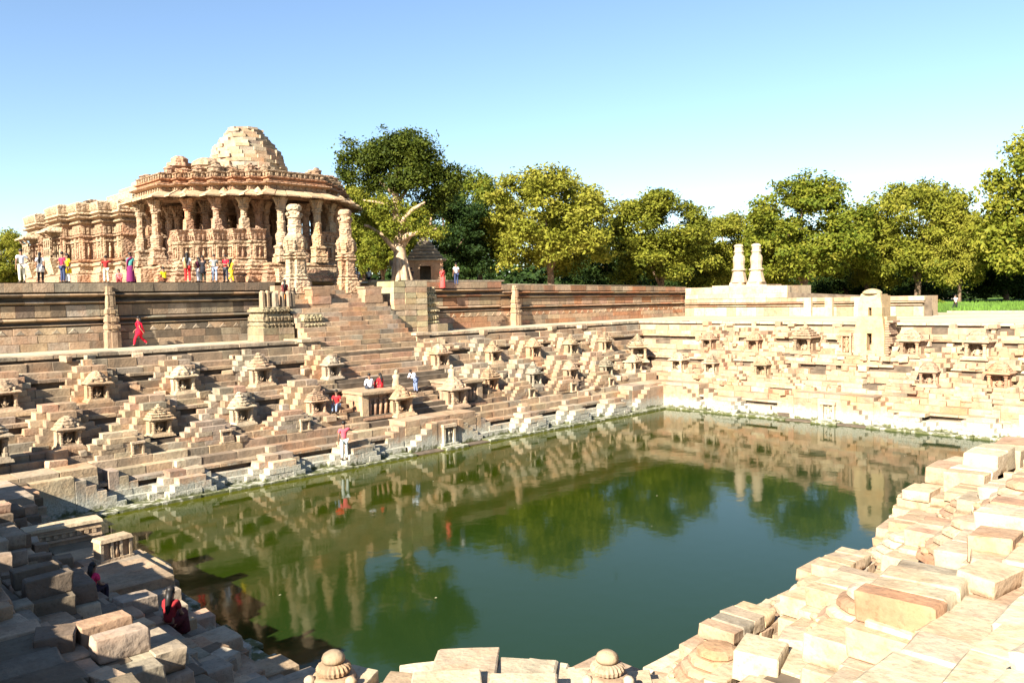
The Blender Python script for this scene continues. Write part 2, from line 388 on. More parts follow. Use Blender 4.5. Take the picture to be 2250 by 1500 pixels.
def niche(root, cx, y, z0, w, h, fig=True, tint=CREAM, r=rnd):
    """small carved niche: two posts, lintel, sill, and a worn figure in between"""
    def bx(name, *b):
        o = link(name, MB().box(*b).mesh(name, STONE), root, tint=jit(tint, .05, r), dirt=0.03); return o
    p = w * 0.16
    bx('niche_sill', cx - w * .62, cx + w * .62, y - .12, y + .2, z0, z0 + h * .1)
    bx('niche_post', cx - w / 2, cx - w / 2 + p, y, y + .2, z0 + h * .1, z0 + h * .86); bx('niche_post', cx + w / 2 - p, cx + w / 2, y, y + .2, z0 + h * .1, z0 + h * .86)
    bx('niche_lintel', cx - w * .56, cx + w * .56, y - .05, y + .22, z0 + h * .86, z0 + h)
    if fig:
        m = MB(); k = h / 1.0
        m.tube([(cx, y + .17, z0 + h * .1), (cx + .02 * k, y + .15, z0 + h * .3), (cx - .015 * k, y + .13, z0 + h * .45), (cx + .02, y + .13, z0 + h * .6), (cx, y + .14, z0 + h * .68)], [.10 * k, .085 * k, .06 * k, .10 * k, .04 * k], 8)
        m.ball((cx, y + .13, z0 + h * .74), .06 * k, (1, 1, 1.2), 8, 5)
        m.tube([(cx - .09 * k, y + .13, z0 + h * .62), (cx - .16 * k, y + .1, z0 + h * .48), (cx - .08 * k, y + .08, z0 + h * .38)], .028 * k, 6)
        m.tube([(cx + .11 * k, y + .13, z0 + h * .62), (cx + .17 * k, y + .1, z0 + h * .52), (cx + .15 * k, y + .08, z0 + h * .7)], .028 * k, 6)
        link('niche_figure', m.mesh('niche_figure', STONE, True), root, tint=jit(tint, .05, r))

# ------------------------------------------------------------------ miniature shrines
def make_shrine(kind, name='shrine'):
    """front faces -Y, origin at the foot of the front edge; about 1.1 wide, 1.45 high"""
    root = thing(name, 'shrine', 'shrine', (0, 0, -50)); t = SAND
    def P(nm, m, dirt=.05, tint=None, smooth=False):
        return link(nm, m.mesh(nm, CARVED if nm in ('roof_tier', 'dome') else STONE, smooth), root, tint=tint or jit(t, .05), dirt=dirt)
    P('base_slab', MB().box(-.58, .58, 0, 1.1, 0, .09, taper=.03))
    P('base_moulding', MB().box(-.50, .50, .07, 1.08, .09, .17, taper=.03))
    for sx in (-1, 1):
        m = MB().lathe([(.105, 0), (.105, .10), (.075, .12), (.085, .2), (.085, .3), (.06, .33), (.075, .36), (.075, .46), (.11, .5), (.12, .56)], 8, (sx * .37, .2, .17), rot=math.pi / 8)
        P('pillar', m)
        P('side_wall', MB().box(sx * .40 - .07, sx * .40 + .07, .42, .9, .17, .73))
    P('back_wall', MB().box(-.47, .47, .82, 1.05, .17, .73), .15)
    P('lintel', MB().box(-.46, .46, .12, .32, .725, .80))
    # worn seated idol inside
    m = MB().tube([(0, .6, .17), (0, .6, .28), (0, .59, .42), (0, .59, .5)], [.17, .15, .10, .05], 8); m.ball((0, .58, .56), .07, (1, 1, 1.15), 8, 5)
    m.tube([(-.10, .59, .44), (-.19, .53, .34), (-.08, .46, .27)], .035, 6); m.tube([(.10, .59, .44), (.19, .53, .34), (.08, .46, .27)], .035, 6)
    P('idol', m, .1, smooth=True)
    e = MB().loft([(-.5, .08), (.5, .08), (.5, 1.04), (-.5, 1.04)], [(.0, .80), (.09, .80), (.10, .845), (.02, .90), (-.04, .915)], bottom=True); P('eave', e, .0)
    if kind == 'tiered':
        for i, (hw, z, h) in enumerate([(.50, .91, .11), (.41, 1.02, .11), (.31, 1.13, .10), (.21, 1.23, .09)]):
            sq = [(-hw, .56 - hw), (-hw * .45, .56 - hw), (-hw * .4, .56 - hw - .05), (hw * .4, .56 - hw - .05), (hw * .45, .56 - hw), (hw, .56 - hw), (hw, .56 + hw), (-hw, .56 + hw)]
            P('roof_tier', MB().loft(sq, [(-.03, z), (.01, z + .02), (.02, z + h * .6), (-.05, z + h)]), .06)
        P('finial', MB().lathe([(.09, 0), (.15, .03), (.16, .07), (.10, .10), (.06, .12), (.09, .15), (.05, .2), (.01, .22)], 14, (0, .56, 1.31), rib=.05), 0)
    elif kind == 'dome':
        m = MB().lathe([(.54, .0), (.52, .08), (.49, .09), (.50, .13), (.42, .22), (.38, .23), (.38, .27), (.28, .36), (.23, .37), (.22, .40), (.08, .46)], 14, (0, .56, .91), rib=.035)
        P('dome', m, .05)
        for sx, sy in ((-1, -1), (1, -1), (0, -1)):
            P('roof_knob', MB().ball((sx * .34, .56 + sy * .40, .96), .085, (1, 1, 1.1), 8, 5), .0)
    else:   # cone of worn tiers with a ribbed stone ring
        P('roof_tier', MB().lathe([(.56, 0), (.57, .06), (.48, .11)], 12, (0, .56, .91), rib=.02), .05)
        P('roof_tier', MB().lathe([(.46, 0), (.47, .06), (.37, .12)], 12, (0, .56, 1.02), rib=.03), .05)
        P('roof_tier', MB().lathe([(.34, 0), (.35, .06), (.24, .13)], 12, (0, .56, 1.14), rib=.03), .05)
        P('finial', MB().lathe([(.12, 0), (.2, .02), (.22, .07), (.18, .12), (.10, .15), (.13, .18), (.13, .22), (.05, .27)], 18, (0, .56, 1.26), rib=.05), 0)
    return root
SHR = {k: make_shrine(k) for k in ('tiered', 'dome', 'cone')}
SHR_USED = set()
def put_shrine(kind, side, s, q, z, label, scale=1.0, tint=None, turn=0.0):
    x, y = sw(side, s, q); a = SIDES[side][1] + turn
    if kind not in SHR_USED:
        SHR_USED.add(kind); o = SHR[kind]; o.location = (x, y, z); o.rotation_euler = (0, 0, a); o.scale = (scale,) * 3; o['label'] = label
    else: o = dup(SHR[kind], (x, y, z), a, scale, label, jit(tint or rnd.choice(TINTS[side]), .07))
    o['group'] = 'miniature shrines on ' + SIDENAME[side]
    o.rotation_euler = (rnd.uniform(-.02, .02), rnd.uniform(-.025, .025), a + rnd.uniform(-.05, .05)); k = rnd.uniform(.93, 1.05); o.scale = (scale * rnd.uniform(.92, 1.04), scale, scale * k * 1.04)
    return o

# temple side
def Ws(x): return x - CX
KN = {'tiered': 'tiered roof', 'dome': 'worn round roof', 'cone': 'ribbed cone roof'}
rowA = [(8.7, 'dome', 1.0), (12.4, 'dome', 1.02), (16.4, 'dome', 1.03), (20.6, 'cone', 1.12), (24.9, 'dome', .95), (32.9, 'dome', 1.05), (37.5, 'cone', 1.0), (41.4, 'dome', 1.0), (45.5, 'cone', 1.0), (49.5, 'tiered', .95)]
for i, (x, k, sc) in enumerate(rowA):
    side_txt = '%s left of the stairs' % ORD[4 - i] if i < 5 else '%s right of the stairs' % ORD[i - 5]
    put_shrine(k, 'W', Ws(x), 5.93, 3.81, 'shrine with %s, upper row below the temple, %s' % (KN[k], side_txt), sc)
    pyramid('W', Ws(x) + (.1 if x < 20 else 0), 6.75, 7.75, 3.80, 1.62, 3.6, 'stepped pyramid in the top row below the temple, %s' % side_txt, 6, True, x in (12.4, 20.6, 24.9), random.Random(100 + i))
rowB = [(10.4, 'dome', .98), (14.2, 'tiered', .97), (18.2, 'cone', 1.02), (22.3, 'tiered', .92), (34.8, 'tiered', 1.02), (38.8, 'cone', 1.0), (42.5, 'dome', 1.0), (46.4, 'tiered', .9)]
for i, (x, k, sc) in enumerate(rowB):
    side_txt = '%s left of the stairs' % ORD[3 - i] if i < 4 else '%s right of the stairs' % ORD[i - 4]
    put_shrine(k, 'W', Ws(x), 3.42, 2.26, 'shrine with %s, lower row below the temple, %s' % (KN[k], side_txt), sc)
    pyramid('W', Ws(x) - .05, 4.2, 5.25, 2.25, 1.8, 3.7, 'stepped pyramid behind the lower shrines below the temple, %s' % side_txt, 6, True, False, random.Random(200 + i))
for i, x in enumerate([12.5, 16.5, 20.65, 37.1, 41.2, 45.3]):
    side_txt = '%s left of the stairs' % ORD[2 - i] if i < 3 else '%s right of the stairs' % ORD[i - 3]
    p = pyramid('W', Ws(x) - .25, 2.78, 3.5, 1.70, 1.05, 3.6, 'low stepped pyramid with a carved niche below the temple, %s' % side_txt, 5, True, True, random.Random(300 + i))
    niche(p, .55, 2.68, 1.71, .52, .62, True, CREAM)
for i, x in enumerate([14.1, 18.4, 22.7, 35.2, 39.3, 43.4]):
    side_txt = '%s left of the stairs' % ORD[2 - i] if i < 3 else '%s right of the stairs' % ORD[i - 3]
    pyramid('W', Ws(x), .2, 1.25, .12, 1.05, 3.3, 'pale stepped pyramid at the water below the temple, %s' % side_txt, 4, True, True, random.Random(400 + i))

# far right side
def Ns(y): return CY - y
for i, (y, k, sc) in enumerate([(34.2, 'dome', 1.0), (30.3, 'dome', 1.05), (26.4, 'tiered', 1.35), (19.2, 'dome', 1.35), (15.4, 'dome', 1.3), (11.4, 'cone', 1.1)]):
    txt = '%s from the left' % ORD[i]
    put_shrine(k, 'N', Ns(y), 5.7 if sc > 1.2 else 5.93, 3.81, 'sunlit shrine with %s, far side upper row, %s' % (KN[k], txt), sc)
    if i not in (3,): pyramid('N', Ns(y), 6.75, 7.75, 3.80, 1.5, 3.6, 'sunlit ruined stepped pyramid in the far side top row, %s' % txt, 6, True, False, random.Random(500 + i))
for i, (y, k, sc) in enumerate([(32.4, 'tiered', 1.0), (28.3, 'dome', 1.08), (17.3, 'dome', 1.05), (13.6, 'dome', 1.15)]):
    txt = '%s from the left' % ORD[i]
    put_shrine(k, 'N', Ns(y), 3.42, 2.26, 'sunlit shrine with %s, far side lower row, %s' % (KN[k], txt), sc)
    pyramid('N', Ns(y), 4.2, 5.25, 2.25, 1.7, 3.7, 'sunlit ruined stepped pyramid behind the far side lower shrines, %s' % txt, 6, True, False, random.Random(600 + i))
for i, y in enumerate([30.4, 26.4, 18.6, 14.7]):
    pyramid('N', Ns(y), 2.78, 3.5, 1.70, .95, 3.5, 'sunlit low stepped pyramid above the far side long steps, %s from the left' % ORD[i], 5, True, False, random.Random(700 + i))
for i, y in enumerate([29.2, 17.2, 13.6]):
    pyramid('N', Ns(y), .28, 1.2, .12, .95, 3.2, 'pale stepped pyramid at the water on the far side, %s from the left' % ORD[i], 4, True, False, random.Random(800 + i))

# near right side (seen from above, X = 9..33) and shaded left side
def water_block(side, s, label, r):
    x, y = sw(side, s, 0); root = thing('stepped_pyramid', label, 'stepped pyramid', (x, y, 0), SIDES[side][1], 'stepped stone pyramids on ' + SIDENAME[side])
    T = lambda: jit(r.choice([PALE, CREAM, PALE, SAND]), .06, r)
    stone(root, -1.6, 0, 1.0, 2.6, -.3, .34, T(), -.05, 'rough', r=r, wob=.01); stone(root, .01, 1.6, .95, 2.6, -.3, .36, T(), -.05, 'rough', r=r, wob=.01)
    stone(root, -1.25, 1.2, 1.2, 2.6, .34, .70, T(), -.05, 'rough', r=r, wob=.01); stone(root, -1.0, .98, 1.42, 2.5, .70, 1.14, T(), -.05, 'rough', r=r, wob=.02)
    for sg in (-1, 1): stone(root, *sorted((sg * 1.25, sg * 1.8)), 1.5, 2.4, .1, .55, T(), -.02, 'rough', r=r, wob=.03)
for i, x in enumerate([13.2, 17.2, 21.2, 25.2]):
    water_block('E', CX - x, 'big pale blocks stepping out of the water in the right foreground, %s from front' % ORD[i], random.Random(900 + i))
for i, x in enumerate([12.2, 16.3, 20.4, 24.2, 34, 38]):
    pyramid('E', CX - x, 2.7, 3.5, 1.70, 1.0, 2.9, 'sunlit stepped pyramid on the right foreground first ledge, %s from the front' % ORD[i], 4, True, False, random.Random(930 + i))
def fallen_roof(side, s, q, z, sc, label, turn=0.0):
    x, y = sw(side, s, q); root = thing('fallen_roof', label, 'stone roof', (x, y, z), SIDES[side][1] + turn, 'fallen shrine roofs on ' + SIDENAME[side]); root.scale = (sc,) * 3
    r = random.Random(int(s * 7)); n = 5
    for i in range(n):
        w = .78 - i * .12; zz = i * .135
        m = MB().lathe([(w, zz), (w + .03, zz + .03), (w + .02, zz + .09), (w - .07, zz + .135)], 18, rib=.02); link('carved_tier', m.mesh('carved_tier', STONE), root, tint=jit(r.choice([PINK, SAND, PALE]), .06, r), dirt=.03)
    k = MB()
    for i in range(14): a = i * .449; k.ball((.72 * math.cos(a), .72 * math.sin(a), .16), .07, (1, 1, .8), 6, 4)
    link('carved_bosses', k.mesh('carved_bosses', STONE), root, tint=jit(SAND, .05, r)); return root
for i, (x, sc) in enumerate([(10.6, .95), (14.0, 1.1), (18.2, 1.0), (22.6, 1.0)]):
    fallen_roof('E', CX - x, 4.0, 2.22, sc, 'carved shrine roof lying on the right foreground lower ledge, %s from the front' % ORD[i])
for i, x in enumerate([12.2, 16.2, 20.3, 33.0]):
    pyramid('E', CX - x, 4.5, 5.35, 2.25, 1.5, 3.0, 'sunlit stepped pyramid on the right foreground middle ledge, %s from the front' % ORD[i], 5, True, False, random.Random(950 + i))
for i, (x, sc) in enumerate([(10.2, 1.0), (14.2, 1.05), (17.4, 1.15), (22.0, 1.1)]):
    fallen_roof('E', CX - x, 6.5, 3.8, sc, 'carved shrine roof lying on the right foreground upper ledge, %s from the front' % ORD[i])
for i, x in enumerate([8.4, 12.2, 15.8, 19.6, 24.0]):
    pyramid('E', CX - x, 6.75, 7.75, 3.80, 1.5, 2.8, 'sunlit stepped pyramid on the right foreground upper ledge, %s from the front' % ORD[i], 5, True, False, random.Random(970 + i))
for i, y in enumerate([26.9, 30.6]):
    pyramid('S', y - CY, 2.7, 3.5, 1.70, 1.0, 2.8, 'stepped pyramid on the shaded left side first ledge, %s from the front' % ORD[i], 4, True, False, random.Random(1000 + i))
pyramid('S', 29.0 - CY, .3, 1.5, .12, 1.0, 2.6, 'blocks stepping out of the water at the shaded left side', 3, True, False, random.Random(1020))
for i, (y, k, sc) in enumerate([(28.5, 'dome', 1.0), (32.6, 'cone', 1.0)]):
    put_shrine(k, 'S', y - CY, 3.42, 2.26, 'shrine with %s on the shaded left side, %s from the front' % (KN[k], ORD[i]), sc)
for i, y in enumerate([11.5, 15.2, 19.6, 24.0, 28.5]):
    pyramid('S', y - CY, 4.4, 5.25, 2.25, 1.6, 3.0, 'stepped pyramid on the shaded left side middle ledge, %s from the front' % ORD[i], 5, True, False, random.Random(1040 + i))
for i, y in enumerate([14.6, 18.5, 22.4, 26.5, 30.5]):
    pyramid('S', y - CY, 6.75, 7.75, 3.80, 1.5, 3.0, 'stepped pyramid on the shaded left side upper ledge, %s from the front' % ORD[i], 5, True, False, random.Random(1060 + i))

# ------------------------------------------------------------------ central landings with side stairs down to the water, corner blocks
def landing(side, label, qf=1.2, hw=2.55, top=1.70):
    (ox, oy), a, half = SIDES[side]; r = random.Random(ord(side) + 50)
    root = thing('landing', label, 'landing', (ox, oy, 0), a, kind='structure')
    T = lambda: jit(r.choice(TINTS[side]), .08, r)
    zs = [.1, .5, .92, 1.34, top]
    for i in range(4):
        n = 5; 
        for k in range(n):
            x0 = -hw + 2 * hw * k / n; stone(root, x0 + .004, x0 + 2 * hw / n - .004, qf + r.uniform(-.012, .012), 2.75, zs[i] + (.002 if i else 0), zs[i + 1], T(), .06, 'cube', r=r)
    for sg in (-1, 1):
        for i in range(5):
            x0 = hw + i * .37; z = top - (i + 1) * .265
            stone(root, *sorted((sg * x0, sg * (x0 + .40))), qf + .02, qf + .85, .08, z + .02, T(), .05, 'cube', r=r)
        for i in range(5):       # inner flight, one layer further out
            x0 = .75 + i * .36; z = top - .1 - (i + .6) * .265
            stone(root, *sorted((sg * x0, sg * (x0 + .40))), qf - .5, qf + .02, .06, z, T(), .05, 'cube', r=r)
    stone(root, -.75, .75, qf - .48, qf + .02, .06, top - .22, T(), .08, 'cube', r=r)
    stone(root, -.8, .8, -.12, qf - .4, -.2, .16, jit(CREAM, .04, r), 0, 'cube', r=r)
    niche(root, 0, qf - .66, .16, .85, 1.15, True, CREAM, r)
    return root
landing('W', 'stone landing with side stairs and a carved niche at the water below the temple')
landing('N', 'sunlit stone landing with side stairs at the water on the far right side')
landing('E', 'pale stone landing at the water on the near right side', .95)
landing('S', 'stone landing with steps going down to the water on the shaded left side')

def corner(ca, cb, label):
    """square block of masonry in the corner between side ca (its s = +half end) and side cb (its s = -half end)"""
    (ox, oy), a, half = SIDES[ca]; r = random.Random(ord(ca) * 3)
    x, y = sw(ca, half, 0)
    root = thing('corner_block', label, 'landing', (x, y, 0), a, kind='structure')
    T = lambda: jit(r.choice(TINTS[ca] + TINTS[cb]), .08, r)
    # local x: along side ca beyond the corner (+), local y: outward of ca; the cb side runs along -y
    zs = [.06, .5, .95, 1.4, 1.75]
    for i in range(4):
        for k in range(3):
            b = -2.3 + k * 1.4
            stone(root, b + .004, b + 1.396, 1.25 + r.uniform(-.01, .01), 2.7, zs[i], zs[i + 1], T(), .05, 'cube', r=r)
            stone(root, 1.25 + r.uniform(-.01, .01), 2.7, -b - 1.396 , -b - .004 , zs[i], zs[i + 1] + .007, T(), .05, 'cube', r=r)
    for i in range(5):
        x0 = 2.3 + i * .37; z = 1.75 - (i + 1) * .27
        stone(root, -x0 - .4, -x0, 1.27, 2.1, .07, z, T(), .05, 'cube', r=r)
        stone(root, 1.27, 2.1, -x0 - .4, -x0, .07, z, T(), .05, 'cube', r=r)
        z2 = z - .08; x1 = .9 + i * .37
        stone(root, -x1 - .4, -x1, .75, 1.26, .06, z2, T(), .05, 'cube', r=r)
        stone(root, .75, 1.26, -x1 - .4, -x1, .06, z2, T(), .05, 'cube', r=r)
    stone(root, -.9, .74, .76, 1.24, .05, 1.55, T(), .05, 'cube', r=r); stone(root, .76, 1.24, -.9, .74, .05, 1.56, T(), .05, 'cube', r=r)
    stone(root, 1.28, 2.7, 2.72, 3.9, .06, 2.27, T(), .05, 'cube', r=r)
    stone(root, .74, 1.25, .74, 1.25, .04, 1.6, T(), .05, 'cube', r=r)
    return root
corner('W', 'N', 'pale stepped corner block with niches in the far corner of the tank')
corner('S', 'W', 'shaded stepped corner block in the left corner of the tank')
corner('N', 'E', 'pale corner block at the right end of the far right side')
corner('E', 'S', 'bright corner block in the foreground corner of the tank')
put_shrine('cone', 'W', Ws(7.35), 2.35, 2.24, 'big shrine with ribbed cone roof at the left corner of the tank', 1.2)
put_shrine('dome', 'W', Ws(50.2), 3.6, 2.26, 'sunlit shrine left of the far corner of the tank', 1.05, CREAM)
put_shrine('dome', 'N', Ns(35.4), 3.6, 2.26, 'sunlit shrine right of the far corner of the tank', 1.05, CREAM)
put_shrine('tiered', 'W', Ws(51.6), 4.7, 2.9, 'tall sunlit shrine in the far corner of the tank turned to the water', 1.5, CREAM, -math.pi / 4)
def roof_finial(label, x, y, z, sc):
    root = thing('roof_finial', label, 'finial', (x, y, z), .3, 'ribbed roof finials in the foreground corner'); root.scale = (sc,) * 3
    def G_(nm, pr, n, rib): link(nm, MB().lathe(pr, n, rib=rib).mesh(nm, STONE, rib == 0), root, tint=jit(SAND, .08), dirt=.10)
    G_('base_disc', [(.66, -.5), (.60, -.12), (.56, -.02), (.50, .03)], 20, .012)
    G_('base_disc', [(.44, .03), (.47, .06), (.46, .12), (.36, .15)], 24, 0)
    G_('ribbed_disc', [(.27, .15), (.35, .20), (.37, .28), (.33, .36), (.22, .40)], 44, .045)
    G_('neck', [(.20, .40), (.19, .44)], 16, 0)
    G_('cap', [(.24, .43), (.255, .50), (.22, .58), (.13, .64), (.03, .66)], 24, 0)
    for k in range(3): a = k * 2.1 + .4; link('side_knob', MB().ball((.52 * math.cos(a), .52 * math.sin(a), .10), .13, (1, 1, .9), 9, 6).mesh('side_knob', STONE, True), root, tint=jit(PALE, .05))
roof_finial('pale ribbed roof finial left of centre in the bright foreground corner', 6.8, 11.2, 2.12, .74)
roof_finial('pale ribbed roof finial right of centre in the bright foreground corner', 9.8, 8.0, 2.12, .72)

bmz = thing('broken_masonry', 'worn loose blocks of the ruined steps in the left foreground', 'masonry', (0, 0, 0), kind='structure'); rb_ = random.Random(61)
for X, Y, zt, lx, ly, h, rot in [(6.7, 20.8, 1.62, .85, .75, .42, -.05), (6.15, 19.6, 1.30, 1.0, .7, .35, .08), (5.25, 17.3, 1.95, 1.35, .75, .45, .06), (5.9, 16.6, 1.55, .9, .62, .5, -.04), (6.75, 16.1, 1.35, 1.35, .75, .5, .05),
                                 (7.3, 14.6, 1.1, 1.1, .8, .55, -.08), (6.7, 14.2, 1.35, .6, .5, .4, .1), (7.9, 13.3, .95, .8, .7, .5, .0), (4.6, 16.2, 2.1, .7, .5, .3, .12),
                                 (5.5, 14.7, 1.95, .8, .8, .4, .15), (7.6, 18.6, .95, .8, .6, .4, 0), (6.9, 17.9, 1.25, .7, .6, .35, .05), (7.7, 16.9, .7, .7, .6, .4, .1), (5.1, 13.2, 1.9, .8, .6, .4, .1), (6.1, 12.9, 1.7, .8, .7, .4, .1)]:
    stone(bmz, X - lx / 2, X + lx / 2, Y - ly / 2, Y + ly / 2, zt - h, zt, jit(rb_.choice([SAND, SAND, GREY, PINK]), .06, rb_), .03, 'rough', rot, r=rb_, wob=.03)
# long carved block with mouldings and a carved niche block standing on the left landing
cb = thing('carved_block', 'long moulded block with a carved railing on the left side landing', 'stone block', (6.55, 24.6, 1.68), R(-3)); cb.scale = (.74, .8, .78)
for z0, z1, d in ((0, .16, .30), (.17, .26, .36), (.27, .42, .28), (.43, .50, .34), (.51, .62, .30)): link('moulding', MB().box(-1.25, 1.25, -d, .45, z0, z1, taper=.015).mesh('moulding', STONE), cb, tint=jit(SAND, .05), dirt=.03)
rm = MB()
for k in range(9): rm.box(-1.1 + k * .26 - .07, -1.1 + k * .26 + .07, -.35, -.27, .285, .41)
link('small_relief', rm.mesh('small_relief', STONE), cb, tint=SAND, dirt=.08)['kind'] = 'stuff'; link('coping', MB().box(-1.3, 1.3, -.36, .48, .62, .72, taper=.02).mesh('coping', STONE), cb, tint=jit(CREAM))
nb = thing('carved_block', 'small carved niche block with a lattice side on the left side landing', 'stone block', (7.05, 21.9, 1.70), R(8)); nb.scale = (.72, .72, .85)
link('core', MB().box(-.55, .55, .05, .55, .06, .58).mesh('core', STONE), nb, tint=SAND, dirt=.05); link('slab', MB().box(-.6, .6, -.08, .6, 0, .07).mesh('slab', STONE), nb, tint=CREAM); link('slab', MB().box(-.6, .6, -.08, .6, .58, .68, taper=.05).mesh('slab', STONE), nb, tint=CREAM)
for xx in (-.52, -.16, .16, .50): link('post', MB().box(xx - .05, xx + .05, -.05, .06, .07, .58).mesh('post', STONE), nb, tint=CREAM)
lt = MB()
for k in range(6): lt.box(.55, .60, .0 + k * .095, .04 + k * .095, .07, .58); lt.box(.55, .61, 0, .55, .1 + k * .085, .13 + k * .085)
link('lattice', lt.mesh('lattice', STONE), nb, tint=CREAM, dirt=.05)
fm_ = MB().tube([(0, .03, .08), (0, .0, .25), (0, .02, .42)], [.08, .07, .04], 8); fm_.ball((0, .0, .48), .05, (1, 1, 1.2), 7, 5); link('niche_figure', fm_.mesh('niche_figure', STONE, True), nb, tint=SAND)
# big pale slabs in the corner right below the camera
RIM = [(7.98, 10.38, 2.08, 0.81, 0.74, .6, 0.97), (8.59, 10.30, 2.11, 0.87, 0.51, .6, 0.68), (8.62, 9.88, 2.16, 0.78, 0.77, .6, 0.47), (8.99, 9.60, 2.04, 0.64, 0.66, .6, 0.74), (9.10, 9.29, 1.93, 0.63, 0.58, .6, 0.95), (9.41, 9.03, 2.11, 0.61, 0.74, .6, 0.48), (9.49, 8.64, 2.08, 0.59, 0.50, .6, 0.92), (9.80, 8.32, 1.98, 0.63, 0.79, .6, 0.92), (10.20, 7.80, 2.00, 0.89, 0.66, .6, 0.81), (10.19, 7.36, 1.98, 0.88, 0.71, .6, 0.98), (7.10, 11.10, 2.14, 0.65, 0.61, .6, 0.50), (6.66, 11.40, 1.96, 0.57, 0.59, .6, 0.76), (7.13, 10.71, 1.93, 0.79, 0.60, .6, 0.59), (7.51, 10.37, 2.13, 0.72, 0.59, .6, 0.69)]
cs = thing('broken_masonry', 'big bright slabs and rubble in the foreground corner of the tank', 'masonry', (0, 0, 0), kind='structure')
for X, Y, zt, lx, ly, h, rot in [(8.3, 9.75, 2.32, 1.5, 1.05, .45, .78), (8.95, 9.0, 2.22, 1.0, .95, .45, .70), (9.35, 8.35, 2.12, .95, .8, .4, .82), (7.2, 10.0, 2.12, 1.1, .9, .4, .5), (7.4, 9.1, 2.45, 1.3, 1.1, .4, .9), (8.2, 8.3, 2.40, 1.2, 1.0, .4, .7), (6.4, 9.3, 2.3, 1.0, 1.0, .5, .3), (8.6, 7.0, 2.3, 1.0, 1.0, .5, 1.1), (9.9, 7.4, 1.9, .8, .7, .5, .2), (10.7, 7.9, 1.75, .8, .7, .5, .5), (6.0, 11.6, 1.85, .9, .8, .5, .2), (7.3, 11.4, 1.6, .6, .6, .4, .6)] + RIM:
    stone(cs, X - lx / 2, X + lx / 2, Y - ly / 2, Y + ly / 2, zt - h, zt, jit(rb_.choice([PALE, CREAM, PALE]), .05, rb_), -.05, 'rough', rot, r=rb_, wob=.06)

nr_ = thing('broken_masonry', 'scattered fallen stones on the steps of the far right side', 'masonry', (0, 0, 0), kind='structure')
wr2 = thing('broken_masonry', 'scattered fallen stones on the steps below the temple', 'masonry', (0, 0, 0), kind='structure')
for root, side, n, s0, s1 in ((bmz, 'S', 150, -12.5, 10), (cs, 'E', 190, -8, 21), (nr_, 'N', 290, -14, 15), (wr2, 'W', 120, -26, 24)):
    P_ = [(qf, zt, COURSES[min(i + 1, 18)][0]) for i, (qf, zb, zt, qb) in enumerate(COURSES)]
    for k in range(n):
        qf, zt, qn = rb_.choice(P_[4:18]); s = rb_.uniform(s0, s1)
        if side == 'W' and -4.5 < s < 5: continue
        q = qf + rb_.uniform(.1, max(.15, qn - qf)); x, y = sw(side, s, q); lx, ly, h = rb_.uniform(.25, .75), rb_.uniform(.25, .6), rb_.uniform(.12, .36)
        stone(root, x - lx / 2, x + lx / 2, y - ly / 2, y + ly / 2, zt - .03, zt + h, jit(rb_.choice(TINTS[side]), .06, rb_), max(0, rb_.gauss(0, .06)), 'rough', rb_.uniform(-.35, .35), r=rb_, wob=.07)

for X0, X1, Y0, Y1, z0, z1 in [(28.6, 29.9, 8.5, 9.55, 1.7, 2.25), (29.95, 31.2, 8.5, 9.5, 1.7, 2.32), (31.3, 33.4, 8.4, 9.5, .8, 2.0), (27.2, 28.6, 7.4, 8.6, 1.7, 2.5), (28.7, 30.6, 7.4, 8.45, 2.2, 2.9), (30.7, 33.5, 7.3, 8.45, 2.0, 2.75), (33.5, 36.5, 8.2, 9.5, .6, 1.9), (33.6, 36.5, 7.2, 8.15, 1.7, 2.6), (26.0, 27.1, 8.6, 9.4, 1.7, 2.0)]:
    n_ = max(1, round((X1 - X0) / .9))
    for k in range(n_): stone(cs, X0 + (X1 - X0) * k / n_ + .01, X0 + (X1 - X0) * (k + 1) / n_ - .01, Y0 + rb_.uniform(-.05, .05), Y1 + rb_.uniform(-.06, .06), z0, z1 + rb_.uniform(-.06, .05), jit(rb_.choice([PALE, CREAM, PINK, PALE]), .06, rb_), -.03, 'rough', r=rb_, wob=.02)
